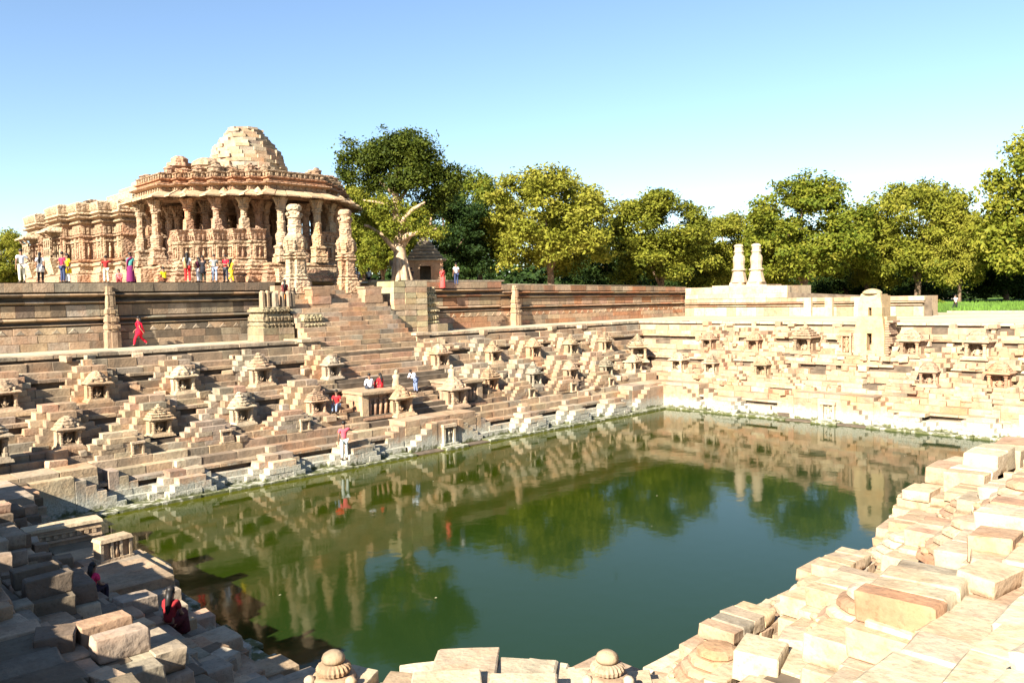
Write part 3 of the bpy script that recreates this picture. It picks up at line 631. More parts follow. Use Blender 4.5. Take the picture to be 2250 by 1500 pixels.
# ------------------------------------------------------------------ water, ground, terrace
def water_material():
    m, nt, p = newmat('green_water'); L = nt.links.new
    geo = N(nt, 'ShaderNodeNewGeometry'); xyz = N(nt, 'ShaderNodeSeparateXYZ'); L(geo.outputs['Position'], xyz.inputs[0])
    n = N(nt, 'ShaderNodeTexNoise', i_Scale=0.35, i_Detail=4.0); L(geo.outputs['Position'], n.inputs['Vector'])
    a = N(nt, 'ShaderNodeMath', operation='MULTIPLY_ADD', i_1=2.2); L(n.outputs[0], a.inputs[0]); L(xyz.outputs[1], a.inputs[2])
    # algae grows thicker on the shallow steps near the temple side
    r = ramp(nt, N(nt, 'ShaderNodeMapRange').outputs[0], [(0, (0.010, 0.024, 0.008)), (0.45, (0.011, 0.022, 0.001)), (0.9, (0.018, 0.027, 0.0005)), (1.0, (0.060, 0.060, 0.002))])
    mr = r.inputs[0].links[0].from_node; mr.inputs['From Min'].default_value = 14; mr.inputs['From Max'].default_value = 35.0; L(a.outputs[0], mr.inputs['Value'])
    L(r.outputs[0], p.inputs['Base Color']); p.inputs['Roughness'].default_value = 0.055; p.inputs['IOR'].default_value = 1.33; p.inputs['Specular IOR Level'].default_value = 0.26; p.inputs['Specular Tint'].default_value = (0.86, 1.0, 0.66, 1)
    mp = N(nt, 'ShaderNodeMapping'); mp.inputs['Scale'].default_value = (1.0, 1.0, 1.0); L(geo.outputs['Position'], mp.inputs['Vector'])
    w = N(nt, 'ShaderNodeTexNoise', i_Scale=1.6, i_Detail=2.0, i_Roughness=0.45); L(mp.outputs[0], w.inputs['Vector'])
    b = N(nt, 'ShaderNodeBump', i_Strength=0.15, i_Distance=0.02); L(w.outputs[0], b.inputs['Height']); L(b.outputs[0], p.inputs['Normal'])
    return m
wm = MB().add([(WX0 - .4, WY0 - .4, 0), (WX1 + .4, WY0 - .4, 0), (WX1 + .4, WY1 + .4, 0), (WX0 - .4, WY1 + .4, 0)], [(0, 1, 2, 3)])
tag(link('water', wm.mesh('water', water_material())), 'still green water in the stepped tank reflecting trees and temple', kind='structure')

lv = MB(); lr_ = random.Random(17)
for k in range(26):
    x, y, s_, a_ = lr_.uniform(10, 44), lr_.uniform(13, 33), lr_.uniform(.02, .05), lr_.uniform(0, 6.3)
    lv.add([(x + s_ * math.cos(a_ + t_), y + s_ * .6 * math.sin(a_ + t_), .006) for t_ in (0, 1.4, 3.1, 4.7)], [(0, 1, 2, 3)])
tag(link('floating_leaves', lv.mesh('floating_leaves', plain('dry_leaf', (.45, .38, .25)))), 'scattered dry leaves and bits floating on the tank water', 'leaves', kind='stuff')
def ground_material():
    m, nt, p = newmat('sandy_ground'); L = nt.links.new
    geo = N(nt, 'ShaderNodeNewGeometry')
    n = N(nt, 'ShaderNodeTexNoise', i_Scale=0.25, i_Detail=6.0); L(geo.outputs['Position'], n.inputs['Vector'])
    n2 = N(nt, 'ShaderNodeTexNoise', i_Scale=5.0, i_Detail=5.0); L(geo.outputs['Position'], n2.inputs['Vector'])
    r = ramp(nt, n.outputs[0], [(0.3, (0.36, 0.28, 0.18)), (0.6, (0.48, 0.40, 0.28))])
    r2 = ramp(nt, n2.outputs[0], [(0.3, (0.8, 0.8, 0.8)), (0.7, (1.1, 1.1, 1.1))])
    L(mixc(nt, 1.0, r.outputs[0], r2.outputs[0], 'MULTIPLY'), p.inputs['Base Color']); p.inputs['Roughness'].default_value = 0.95; p.inputs['Specular IOR Level'].default_value = .1
    b = N(nt, 'ShaderNodeBump', i_Strength=0.5, i_Distance=0.05); L(n2.outputs[0], b.inputs['Height']); L(b.outputs[0], p.inputs['Normal'])
    return m
GROUND = ground_material()
gx0, gx1, gy0, gy1 = WX0 - 10.2, WX1 + 10.2, WY0 - 10.2, WY1 + 10.2
m = MB(); B_ = 1800; zg = 5.88
inner = [(gx0, gy0), (gx1, gy0), (gx1, gy1), (gx0, gy1)]; outer = [(-B_, -B_), (B_, -B_), (B_, B_), (-B_, B_)]
m.v = [(x, y, zg) for x, y in inner] + [(x, y, zg) for x, y in outer]; m.f = [(i + 4, (i + 1) % 4 + 4, (i + 1) % 4, i) for i in range(4)]
tag(link('ground', m.mesh('ground', GROUND)), 'pale sandy ground and path around the stepped tank', kind='structure')

GRASS_M = plain('lawn_grass', (0.075, 0.14, 0.018), 0.95, 0.35, 0.3)
m = MB(); gr = random.Random(3)
xs = [84 + i * 3 for i in range(40)]; ys = [-30 + i * 3 for i in range(24)]
for x in xs:
    for y in ys: m.v.append((x, y + .5 * math.sin(x), zg + .03 + min(1, (x - 84) / 6) * gr.uniform(.25, .75)))
ny = len(ys); m.f = [(i * ny + j, (i + 1) * ny + j, (i + 1) * ny + j + 1, i * ny + j + 1) for i in range(len(xs) - 1) for j in range(ny - 1)]
tag(link('lawn', m.mesh('lawn', GRASS_M, True)), 'strip of bright green lawn beyond the sandy ground', kind='structure')
m = MB()
for k in range(14000):
    x, y = gr.uniform(84.5, 100), gr.uniform(-2, 40); h = gr.uniform(.15, .5); a = gr.uniform(0, 6.3); w = gr.uniform(.03, .08); z = zg + .1 + min(1, (x - 84) / 6) * .35
    m.add([(x - w * math.cos(a), y - w * math.sin(a), z), (x + w * math.cos(a), y + w * math.sin(a), z), (x + gr.uniform(-.1, .1), y + gr.uniform(-.1, .1), z + h)], [(0, 1, 2)])
tag(link('grass', m.mesh('grass', GRASS_M)), 'tufts of green grass growing on the lawn', 'grass', kind='stuff')
kb = MB().box(83.2, 83.6, -20, 26, zg - .1, zg + .18)
tag(link('kerb', kb.mesh('kerb', STONE), tint=GREY), 'low stone kerb between the sandy ground and the lawn', kind='structure')

# raised temple terrace: floor, retaining walls with moulded courses cut into stones
TW, TZ, TZR = 48.5, 9.55, 9.5
tm = MB().add([(-60, TW + .05, TZ), (gx0 + 26.0, TW + .05, TZ), (33.4, TW + .05, TZ), (73.2, TW + .05, 8.72 + .4), (73.2, 130, 8.7), (-60, 130, TZ)], [(0, 1, 2, 3, 4, 5)])
tm.v[3] = (73.2, TW + .05, 9.0)
floor = tag(link('terrace_floor', tm.mesh('terrace_floor', GROUND)), 'paved floor of the raised terrace around the temple', kind='structure')
bk = MB(); bk.v = [(-60, TW + .12, 5.7), (26, TW + .12, 5.7), (26, TW + .12, TZ - .03), (-60, TW + .12, TZ - .03)]; bk.f = [(0, 1, 2, 3)]
bk.add([(33.4, TW + .12, 5.7), (73, TW + .12, 5.7), (73, TW + .12, 8.9), (33.4, TW + .12, TZ - .03)], [(0, 1, 2, 3)])
bk.add([(73.05, TW + .1, 5.7), (73.05, 24, 5.7), (73.05, 24, 7.4), (73.05, TW + .1, 8.8)], [(0, 1, 2, 3)])
tag(link('embankment', bk.mesh('embankment', DARKJ)), 'earth core behind the retaining wall of the terrace', kind='structure')

def roll_mesh(seed):
    """half round moulding stone in a unit box, bulge towards -y"""
    r = random.Random(seed); m = MB(); n = 6; pts = [(0.5, -.5)] + [(-.5 + .46 * (1 - math.sin(math.pi * k / n)) + r.uniform(-.02, .02), -.5 + k / n) for k in range(n + 1)] + [(0.5, .5)]
    for x in (-.497, .497): m.v += [(x, y, z) for y, z in pts]
    k = len(pts); m.f = [(i, i + k, (i + 1) % k + k, (i + 1) % k) for i in range(k)] + [tuple(range(k)), tuple(range(2 * k - 1, k - 1, -1))]
    return m.mesh('stone', STONE)
ROLLS = [roll_mesh(i) for i in range(3)]
def mould_wall(root, x0, x1, courses, y, top_at, r, tints, dirt, ln=(0.9, 1.6), cap=298):
    cnt = 0
    for (za, zb, dep, kind, tt) in courses:
        x = x0 + r.uniform(-.5, 0)
        while x < x1 - .2:
            e = min(x + r.uniform(*ln) * (0.7 if kind == 'dado' else 1), x1); a = max(x, x0); x = e
            if e - a < .15 or cnt >= cap: continue
            k = top_at((a + e) / 2); z0, z1 = zg + (za - 5.9) * k, zg + (zb - 5.9) * k
            t = jit(r.choice(tints), .09, r) if kind != 'dado' else jit(r.choice(tints + ([CREAM, DARK] if DARK in tints else [])), .10, r)
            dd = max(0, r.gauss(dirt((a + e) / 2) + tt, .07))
            if kind == 'roll':
                o = bpy.data.objects.new('stone', r.choice(ROLLS)); col.objects.link(o); o.parent = root
                o.location = ((a + e) / 2, y - dep / 2 + .3, (z0 + z1) / 2); o.scale = (e - a - .008, dep + .6, z1 - z0); o.color = (*t, dd)
            else: stone(root, a + .004, e - .004, y - dep + r.uniform(-.012, .012), y + .5, z0 + .003, z1 - .003, t, dd, 'long', r=r)
            cnt += 1
TC = [(5.9, 6.32, .30, 'box', .02), (6.33, 6.75, .24, 'box', .02), (6.76, 7.14, .18, 'box', .0), (7.15, 7.34, .22, 'roll', .05), (7.42, 7.68, .30, 'roll', .12), (7.69, 8.32, .08, 'dado', .02),
      (8.33, 8.62, .26, 'roll', .08), (8.74, 9.02, .40, 'roll', .10), (9.03, 9.52, .34, 'box', .16)]
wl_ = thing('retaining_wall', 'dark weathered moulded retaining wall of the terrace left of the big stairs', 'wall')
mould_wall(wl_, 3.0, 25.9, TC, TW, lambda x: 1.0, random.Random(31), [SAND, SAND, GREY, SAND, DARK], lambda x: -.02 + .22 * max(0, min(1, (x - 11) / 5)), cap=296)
def rt(x): return 1.0 if x < 46.8 else (9.32 - 5.9) / 3.65 + ((8.95 - 9.32) / 3.65) * (x - 46.8) / 26
wr_ = thing('retaining_wall', 'reddish sunlit moulded retaining wall of the terrace right of the big stairs', 'wall')
mould_wall(wr_, 33.6, 73.0, TC, TW, rt, random.Random(32), [PINK, SAND, RED, SAND], lambda x: -.02, (1.4, 2.3), cap=296)
# row of small carved gables along the lower part of the wall
for rt_, xa, xb, ff in ((wl_, 2.0, 24.0, lambda x: 1), (wr_, 36.0, 72.5, rt)):
    g = MB(); x = xa
    while x < xb:
        z = zg + (6.80 - 5.9) * ff(x)
        g.add([(x - .28, TW - .16, z), (x + .28, TW - .16, z), (x, TW - .16, z + .30), (x - .2, TW - .205, z + .02), (x + .2, TW - .205, z + .02), (x, TW - .205, z + .22)], [(3, 4, 5), (0, 1, 4, 3), (1, 2, 5, 4), (2, 0, 3, 5)]); x += .85
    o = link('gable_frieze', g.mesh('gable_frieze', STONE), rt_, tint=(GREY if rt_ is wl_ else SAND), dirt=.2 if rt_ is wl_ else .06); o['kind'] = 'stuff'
# return wall turning towards us at the far end, with the two torana pillars on its raised part
TC2 = [(5.9, 6.75, .30, 'dado', .0), (6.76, 6.98, .36, 'roll', .05), (7.02, 7.22, .40, 'roll', .05), (7.23, 7.62, .3, 'box', .0)]
wf_ = thing('retaining_wall', 'bright return wall with mouldings at the far right end of the terrace', 'wall', (73.0, 0, 0), -math.pi / 2)
mould_wall(wf_, -TW + .35, -24.5, TC2, 0, lambda x: 1.0, random.Random(33), [CREAM, PALE, PINK, CREAM], lambda x: -.08, (1.2, 2.2))
mould_wall(wf_, -TW + .35, -36.8, [(7.64, 8.1, .2, 'box', 0), (8.1, 8.82, .16, 'dado', 0)], 0, lambda x: 1.0, random.Random(34), [CREAM, PALE, CREAM], lambda x: -.08, (1.2, 2.2))
for k, yy in enumerate((34.6, 32.6, 29.9, 28.0)):
    o = link('pilaster', MB().box(-.35, .35, -.5, 0, 0, 1.72).mesh('pilaster', STONE), wf_, (-yy, -.1, zg), tint=jit(CREAM), dirt=0)
o = link('wall_core', MB().box(-TW + .4, -36.9, .12, 5, 5.7, 8.8).mesh('wall_core', STONE), wf_, tint=CREAM)
o = link('wall_core', MB().box(-36.9, -24.5, .12, 3, 5.7, 7.6).mesh('wall_core', STONE), wf_, tint=CREAM)

# small carved pilasters standing in front of the retaining walls
def wall_pilaster(x, top, label, r, dirt):
    root = thing('wall_pilaster', label, 'pilaster', (x, TW - .3, zg), 0, 'carved pilasters in front of the retaining walls')
    segs = [(0, .9, .74, .62), (.9, 1.06, .62, .58), (1.06, 1.3, .7, .66), (1.3, 1.45, .60, .52), (1.45, 1.75, .64, .6), (1.75, 1.9, .50, .44), (1.9, 2.15, .58, .5), (2.15, 2.3, .46, .4), (2.3, 2.95, .40, .40), (2.95, 3.12, .46, .44), (3.12, top, .34, .32)]
    for z0, z1, w, d in segs:
        m = MB().box(-w / 2, w / 2, -d, .05, z0, z1 - .005, taper=.015 if z1 - z0 > .2 else .04)
        m.box(-w * .2, w * .2, -d - .07, -d + .02, z0 + .02, z1 - .03)
        link('carved_course', m.mesh('carved_course', STONE), root, tint=jit(SAND, .06, r), dirt=dirt)
    f = MB()
    for k in range(5): f.box(-.17 + k * .085 - .02, -.17 + k * .085 + .02, -.45, -.39, 2.4, 2.88)
    link('fluting', f.mesh('fluting', STONE), root, tint=SAND, dirt=dirt)
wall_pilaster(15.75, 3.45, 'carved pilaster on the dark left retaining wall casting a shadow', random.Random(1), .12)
wall_pilaster(47.5, 3.35, 'carved pilaster on the reddish retaining wall right of the stairs', random.Random(2), .0)

# ------------------------------------------------------------------ the big flight of stairs up to the temple
st = thing('staircase', 'broad reddish stone staircase rising from the tank to the temple', 'stairs')
r = random.Random(77); y = 36.9; z = 1.75; sx0, sx1 = 27.5, 30.9
steps = []
for i in range(6): steps.append((27.55, 30.75, 37.0 + i * .42, 1.95 + i * .25))
for i in range(21): steps.append((25.5 if i < 9 else 25.2, 32.75, 39.5 + i * .372, 3.46 + i * .29))
cnt = 0
for i, (x0, x1, yf, zt) in enumerate(steps):
    x = x0 - (r.random() * .5)
    while x < x1 - .15:
        e = min(x + r.uniform(.8, 1.7), x1)
        if x1 - e < .3: e = x1
        a = max(x, x0); x = e
        if e - a < .1 or cnt > 296: continue
        stone(st, a + .005, e - .005, yf + r.uniform(-.02, .02), yf + .62, zt - .33, zt + r.uniform(-.02, .015), jit(r.choice([PINK, SAND, SAND, SAND, GREY]), .08, r), max(0, r.gauss(.06, .08)), 'long', r=r, wob=.006); cnt += 1
m = MB(); 
pts = [(36.98, 1.6)] + [(p, q) for (_, _, yf, zt) in steps for p, q in ((yf + .07, zt - .28), (yf + .07, zt - .06))] + [(steps[-1][2] + 1.5, steps[-1][3] - .06)]
for x in (25.4, 32.8): m.v += [(x, p, q) for p, q in pts]
k = len(pts); m.f = [(i, i + k, i + k + 1, i + 1) for i in range(k - 1)]
link('stair_core', m.mesh('stair_core', DARKJ), st)
# side walls of the flight: left and right cheeks, then blocks with niches at the foot
def cheek(x0, x1, y0, y1, z0, z1, label, tint):
    rr = random.Random(int(x0 * 10)); root = thing('cheek_wall', label, 'wall', (0, 0, 0)); n = max(2, int((z1 - z0) / .45)); h = (z1 - z0) / n
    for i in range(n):
        kx = max(1, int((y1 - y0) / 1.0))
        for j in range(kx):
            a = y0 + (y1 - y0) * j / kx
            stone(root, x0 + rr.uniform(0, .02), x1, a + .004, a + (y1 - y0) / kx - .004, z0 + i * h + .003, z0 + (i + 1) * h - .003, jit(tint, .07, rr), .02, 'cube', r=rr)
    o = link('cornice', MB().box(x0 - .1, x1 + .1, y0 - .12, y1, z1, z1 + .16).mesh('cornice', STONE), root, tint=jit(tint)); return root
cheek(32.78, 33.9, 42.4, 44.6, 3.9, 5.86, 'pale side wall along the right edge of the staircase below the path', CREAM)
cheek(24.4, 25.42, 42.4, 44.4, 3.9, 5.86, 'side wall along the left edge of the staircase below the path', SAND)
def niche_block(x0, x1, label):
    rr = random.Random(int(x0)); root = thing('niche_block', label, 'stone block', (0, 0, 0), 0)
    for i in range(3):
        for j in range(2):
            w = (x1 - x0) / 2; stone(root, x0 + j * w + .004, x0 + (j + 1) * w - .004, 37.25, 39.6, 1.9 + i * .4, 2.3 + i * .4, jit(PINK, .06, rr), .04, 'cube', r=rr)
    for xx in (x0, x1 - .45): stone(root, xx, xx + .42, 36.95, 37.3, 1.85, 3.02, jit(CREAM, .05, rr), .03, 'cube', r=rr)
    link('cornice', MB().box(x0 - .08, x1 + .08, 36.8, 39.6, 3.1, 3.24).mesh('cornice', STONE), root, tint=jit(SAND), dirt=.05)
    link('cornice', MB().box(x0 - .02, x1 + .02, 36.9, 37.35, 3.02, 3.1).mesh('cornice', STONE), root, tint=jit(SAND), dirt=.05)
    link('plinth', MB().box(x0 - .05, x1 + .05, 36.75, 37.3, 1.72, 1.87).mesh('plinth', STONE), root, tint=jit(PINK))
    n = 5
    for k in range(n):
        xx = x0 + .6 + (x1 - x0 - 1.2) * k / (n - 1)
        m = MB().tube([(xx, 37.16, 1.88), (xx, 37.15, 2.2), (xx + .02, 37.14, 2.5), (xx, 37.15, 2.62)], [.13, .11, .13, .06], 8); m.ball((xx, 37.13, 2.70), .075, (1, 1, 1.2), 8, 5)
        link('carved_figure', m.mesh('carved_figure', STONE, True), root, tint=jit(PINK, .05, rr))
niche_block(24.75, 27.35, 'reddish block with carved figures at the foot of the staircase, on its left')
niche_block(31.2, 33.6, 'block with carved figures at the foot of the staircase, on its right')
put_shrine('dome', 'W', Ws(27.25), 2.55, 1.72, 'tall shrine at the foot of the staircase, left of the steps', 1.28, SAND)
put_shrine('dome', 'W', Ws(31.35), 2.65, 1.72, 'tall shrine at the foot of the staircase, right of the steps', 1.3, SAND)
for xx, lb in ((27.3, 'worn upright stone idol above the left shrine at the foot of the stairs'), (31.4, 'worn upright stone idol above the right shrine at the foot of the stairs')):
    t = thing('idol', lb, 'statue', (xx, WY1 + 3.6, 3.2))
    m = MB().tube([(0, 0, 0), (0, 0, .3), (.03, 0, .55), (0, 0, .75), (0, 0, .85)], [.26, .23, .2, .24, .08], 9)
    link('body', m.mesh('body', STONE, True), t, tint=CREAM); link('head', MB().ball((0, -.02, .93), .12, (1, 1, 1.2), 9, 6).mesh('head', STONE, True), t, tint=CREAM)

# buttresses flanking the stairs at path level, built of carved courses
def buttress(name_lab, boxes, tint, dirt, seed):
    rr = random.Random(seed); root = thing('buttress', name_lab, 'buttress')
    for (x0, x1, y0, y1, z0, z1, sty) in boxes:
        if sty == 'ashlar':
            n = max(1, round((z1 - z0) / .42)); h = (z1 - z0) / n; kx = max(1, round((x1 - x0) / .85))
            for i in range(n):
                for j in range(kx):
                    a = x0 + (x1 - x0) * j / kx
                    stone(root, a + .004, a + (x1 - x0) / kx - .004, y0 + rr.uniform(-.015, .015), y1, z0 + i * h + .003, z0 + (i + 1) * h - .003, jit(rr.choice([tint, tint, SAND, CREAM]), .08, rr), max(0, rr.gauss(dirt, .08)), 'long', r=rr)
        else:
            n = max(3, int((z1 - z0) / .13)); h = (z1 - z0) / n
            for i in range(n):
                d = .07 * math.sin(i * 1.9) + (.14 * (1 - i / n))
                if i % 4 == 3: d += .1
                m = MB().box(x0 - d, x1 + d, y0 - d, y1, z0 + i * h, z0 + (i + 1) * h - .004, taper=.02)
                k = max(2, int((x1 - x0) / .22))
                if i % 3 != 2:
                    for q in range(k): xx = x0 + (x1 - x0) * (q + .5) / k; m.box(xx - .05, xx + .05, y0 - d - .06, y0 - d + .01, z0 + i * h + .01, z0 + (i + 1) * h - .012)
                link('carved_course', m.mesh('carved_course', CARVED), root, tint=jit(tint, .07, rr), dirt=dirt)
    return root
lb = buttress('carved buttress left of the staircase with worn upright slabs on top', [(23.1, 25.15, 44.6, 46.6, zg, 6.7, 'ashlar'), (23.3, 24.95, 44.8, 46.6, 6.7, 7.95, 'carved'), (25.4, 26.9, 43.9, 45.6, zg, 6.6, 'ashlar'), (25.6, 26.75, 44.1, 45.6, 6.6, 7.45, 'carved')], (0.42, 0.33, 0.20), .12, 5)
rr = random.Random(9)
for k, (x, w, h) in enumerate([(23.25, .36, .98), (23.62, .30, 1.0), (24.0, .5, .86), (24.6, .3, .92), (24.95, .4, .95), (25.3, .3, .9)]):
    m = MB().tube([(x + w / 2, 45.2, 7.95), (x + w / 2, 45.2, 7.95 + h * .5), (x + w / 2, 45.2, 7.95 + h * .9), (x + w / 2, 45.2, 7.95 + h)], [w * .52, w * .5, w * .46, w * .25], 7)
    link('upright_slab', m.mesh('upright_slab', STONE), lb, tint=jit(SAND if k in (0, 1) else GREY, .06, rr), dirt=.05 if k < 2 else .18)
buttress('yellowish ashlar buttress right of the staircase with a carved flank', [(33.1, 36.0, 45.2, 48.2, zg, 9.5, 'ashlar'), (36.05, 37.0, 45.6, 48.2, zg + .5, 9.1, 'carved'), (36.02, 37.9, 45.3, 48.2, zg, zg + .55, 'ashlar')], (0.47, 0.38, 0.23), .06, 6)
cheek(33.4, 35.0, 48.2, 49.6, 8.3, 9.5, 'small stepped pier at the top right corner of the staircase', SAND)
# parapet of grey stones on the right edge of the terrace
pp = thing('parapet', 'low grey stone parapet on the terrace edge right of the buttress', 'parapet'); rr = random.Random(12)
x = 36.2
while x < 46.6:
    e = min(x + rr.uniform(.7, 1.3), 46.6); stone(pp, x + .004, e - .004, 48.3, 48.9, 9.53, 9.66, jit(GREY, .06, rr), .1, 'long', r=rr); x = e

# ------------------------------------------------------------------ torana pillars
def torana_pillar(label, x, y, z, h, w, tint, seed, group, seg=True):
    rr = random.Random(seed); root = thing('torana_pillar', label, 'pillar', (x, y, z), 0, group)
    k = h / 5.5; W = w / 2
    def P(nm, m, dirt=.03): link(nm, m.mesh(nm, CARVED), root, tint=jit(tint, .05, rr), dirt=dirt)
    o4 = math.pi / 4
    sqp = [(-1, -.6), (-.6, -.6), (-.6, -1), (.6, -1), (.6, -.6), (1, -.6), (1, .6), (.6, .6), (.6, 1), (-.6, 1), (-.6, .6), (-1, .6)]
    pl = [(a * W * .92, b * W * .92) for a, b in sqp]
    P('base_block', MB().loft(pl, [(.04, 0), (.02, .7 * k), (-.08, .78 * k), (-.1, .86 * k), (-.04, .9 * k), (-.12, 1.02 * k)]))
    P('base_moulding', MB().loft(pl, [(-.14, 1.02 * k), (-.08, 1.08 * k), (-.08, 1.14 * k), (-.2, 1.22 * k), (-.2, 1.9 * k), (-.22, 2.12 * k)]))
    P('collar', MB().loft(pl, [(-.2, 2.12 * k), (-.1, 2.18 * k), (-.1, 2.24 * k), (-.26, 2.3 * k), (-.12, 2.38 * k), (-.12, 2.46 * k), (-.3, 2.56 * k)]))
    P('carved_drum', MB().lathe([(W * .74, 2.56 * k), (W * .70, 2.7 * k), (W * .78, 3.2 * k), (W * .76, 3.45 * k), (W * .60, 3.62 * k)], 16, rib=.03))
    for q in range(8):
        a = q * math.pi / 4 + .2; cx, cy = W * .76 * math.cos(a), W * .76 * math.sin(a)
        m = MB().tube([(cx, cy, 2.72 * k), (cx * 1.05, cy * 1.05, 2.95 * k), (cx * 1.06, cy * 1.06, 3.15 * k)], [.07, .09, .05], 6); m.ball((cx * 1.06, cy * 1.06, 3.25 * k), .07, (1, 1, 1.1), 6, 5)
        P('carved_figure', m)
    P('shaft', MB().lathe([(W * .56, 3.62 * k), (W * .55, 3.7 * k), (W * .50, 3.72 * k), (W * .52, 4.1 * k), (W * .56, 4.14 * k), (W * .56, 4.2 * k), (W * .47, 4.26 * k)], 8, rot=math.pi / 8))
    P('shaft', MB().lathe([(W * .50, 4.26 * k), (W * .47, 4.6 * k), (W * .55, 4.66 * k), (W * .55, 4.74 * k), (W * .44, 4.8 * k), (W * .43, 5.1 * k)], 16))
    P('capital', MB().lathe([(W * .46, 5.1 * k), (W * .54, 5.18 * k), (W * .54, 5.32 * k), (W * .50, 5.4 * k), (W * .38, 5.5 * k)], 12, rib=.03))
    for sx, sy in ((-1, 0), (1, 0), (0, -1)):
        P('bracket', MB().ball((sx * W * .58, sy * W * .58, 4.88 * k), .12, (1, 1, 1.1), 7, 5))
    return root
torana_pillar('free standing carved pillar in front of the hall, left one of two by the stairs', 26.85, 47.1, 8.75, 5.7, 1.72, CREAM, 1, 'carved pillars at the top of the stairs')
torana_pillar('free standing carved pillar in front of the hall, right one beside the tree', 30.65, 47.1, 8.75, 5.6, 1.62, SAND, 2, 'carved pillars at the top of the stairs')
for x, dx in ((27.6, 0), (31.6, 1)):
    t = thing('pedestal', 'reddish square pedestal at the foot of the %s carved pillar on the top steps' % ('left', 'right')[dx], 'pedestal', (x, 45.9, 8.05)); rr = random.Random(int(x))
    for i, (w, h0, h1) in enumerate([(.72, 0, .5), (.66, .5, .95), (.74, .95, 1.1)]): stone(t, -w, w, -.5, .8, h0, h1, jit(PINK, .08, rr), .05, 'cube', r=rr)
def far_pillar(label, x, y, z, h, seed):
    rr = random.Random(seed); root = thing('torana_pillar', label, 'pillar', (x, y, z), 0, 'pale pillars on the far right return wall')
    for nm, n, pr in (('base_block', 4, [(1.30, 0), (1.22, .25), (1.02, .4), (.95, .7)]), ('base_drum', 8, [(.88, .7), (.80, .95), (.72, 1.25), (.66, 1.6), (.60, 1.85)]), ('collar', 12, [(.60, 1.85), (.74, 1.92), (.74, 2.02), (.58, 2.1)]), ('shaft', 12, [(.56, 2.1), (.54, 2.5), (.60, 2.9), (.58, 3.3), (.48, 3.45)]), ('shaft', 8, [(.44, 3.45), (.42, 3.7), (.50, 3.78), (.50, 3.88), (.42, 3.95), (.42, 4.3)]), ('capital', 10, [(.44, 4.3), (.48, 4.38), (.44, 4.5), (.25, 4.6)])):
        link(nm, MB().lathe([(a_, b_ * h / 4.6) for a_, b_ in pr], n, rot=math.pi / n, rib=.02 if n > 8 else 0).mesh(nm, STONE), root, tint=jit(PALE, .05, rr), dirt=-.05)
far_pillar('pale pillar on the bright return wall at the far right, left one of the pair', 75.2, 43.25, 8.55, 4.6, 3)
far_pillar('pale pillar on the bright return wall at the far right, right one of the pair', 75.2, 41.3, 8.55, 4.55, 4)
stone(wf_, -45.3, -39.2, .3, 3.5, 8.5, 8.95, CREAM, 0, 'long')

# ------------------------------------------------------------------ broken shrine tower on the far side of the tank
tw = thing('shrine_tower', 'tall plain shrine tower with two dark openings on the far right side', 'tower', (55.0, 22.0, 3.6), -math.pi / 2)
def TWR(nm, m, tint=(0.50, 0.37, 0.21), dirt=-.05): return link(nm, m.mesh(nm, STONE), tw, tint=jit(tint, .04), dirt=dirt)
# front slab with two real openings; x = along the side, y = depth
def slab(x0, x1, z0, z1, y0=0.0, y1=.5): TWR('wall_slab', MB().box(x0, x1, y0, y1, z0, z1))
wv = lambda z: .95 - .30 * max(0, (z - 2.4) / 2.3)
slab(-1.0, -.16, 0, 1.7); slab(.18, 1.0, 0, 1.7); slab(-.16, .18, 0, .55)
TWR('wall_slab', MB().add([(-1.0, 0, 1.7), (1.0, 0, 1.7), (1.0, .5, 1.7), (-1.0, .5, 1.7), (-.8, .12, 2.85), (.8, .12, 2.85), (.8, .5, 2.85), (-.8, .5, 2.85)], [(0, 1, 5, 4), (1, 2, 6, 5), (3, 0, 4, 7), (2, 3, 7, 6), (4, 5, 6, 7), (3, 2, 1, 0)]))
slab(-.8, -.1, 2.85, 3.42, .12); slab(.12, .8, 2.85, 3.42, .12)
TWR('wall_slab', MB().add([(-.8, .12, 3.42), (.8, .12, 3.42), (.8, .5, 3.42), (-.8, .5, 3.42), (-.62, .22, 4.35), (.62, .22, 4.35), (.62, .5, 4.35), (-.62, .5, 4.35)], [(0, 1, 5, 4), (1, 2, 6, 5), (3, 0, 4, 7), (2, 3, 7, 6), (4, 5, 6, 7), (3, 2, 1, 0)]))
TWR('side_wall', MB().box(-.98, -.6, .5, 2.2, 0, 2.8)); TWR('side_wall', MB().box(.6, .98, .5, 2.2, 0, 2.8)); TWR('back_wall', MB().box(-.6, .6, 1.6, 2.1, 0, 4.2)); TWR('upper_wall', MB().box(-.6, .6, .5, 1.6, 3.45, 4.3))
TWR('side_wall', MB().box(-.75, -.5, .5, 1.6, 2.8, 3.45)); TWR('side_wall', MB().box(.5, .75, .5, 1.6, 2.8, 3.45))
TWR('cap', MB().lathe([(.62, 0), (.62, .08), (.5, .2), (.25, .3), (.04, .33)], 16, (0, .55, 4.35)))
TWR('sill', MB().box(-.5, .5, -.25, 0, 0, .35)); 
rr = random.Random(4)
for k in range(16):
    z = .1 + k * .155; TWR('broken_moulding', MB().box(.98, 1.2 + rr.uniform(0, .35), .1, 1.4, z, z + .12, taper=.03), PINK, .12)
for k in range(12):
    z = .0 + k * .17; TWR('broken_moulding', MB().box(-1.5 - rr.uniform(.2, 1.0), -.98, .3, 1.5, z, z + .15, taper=.02), PINK, .02)
niche(tw, -1.6, .1, .2, .7, 1.5, True, SAND, rr)
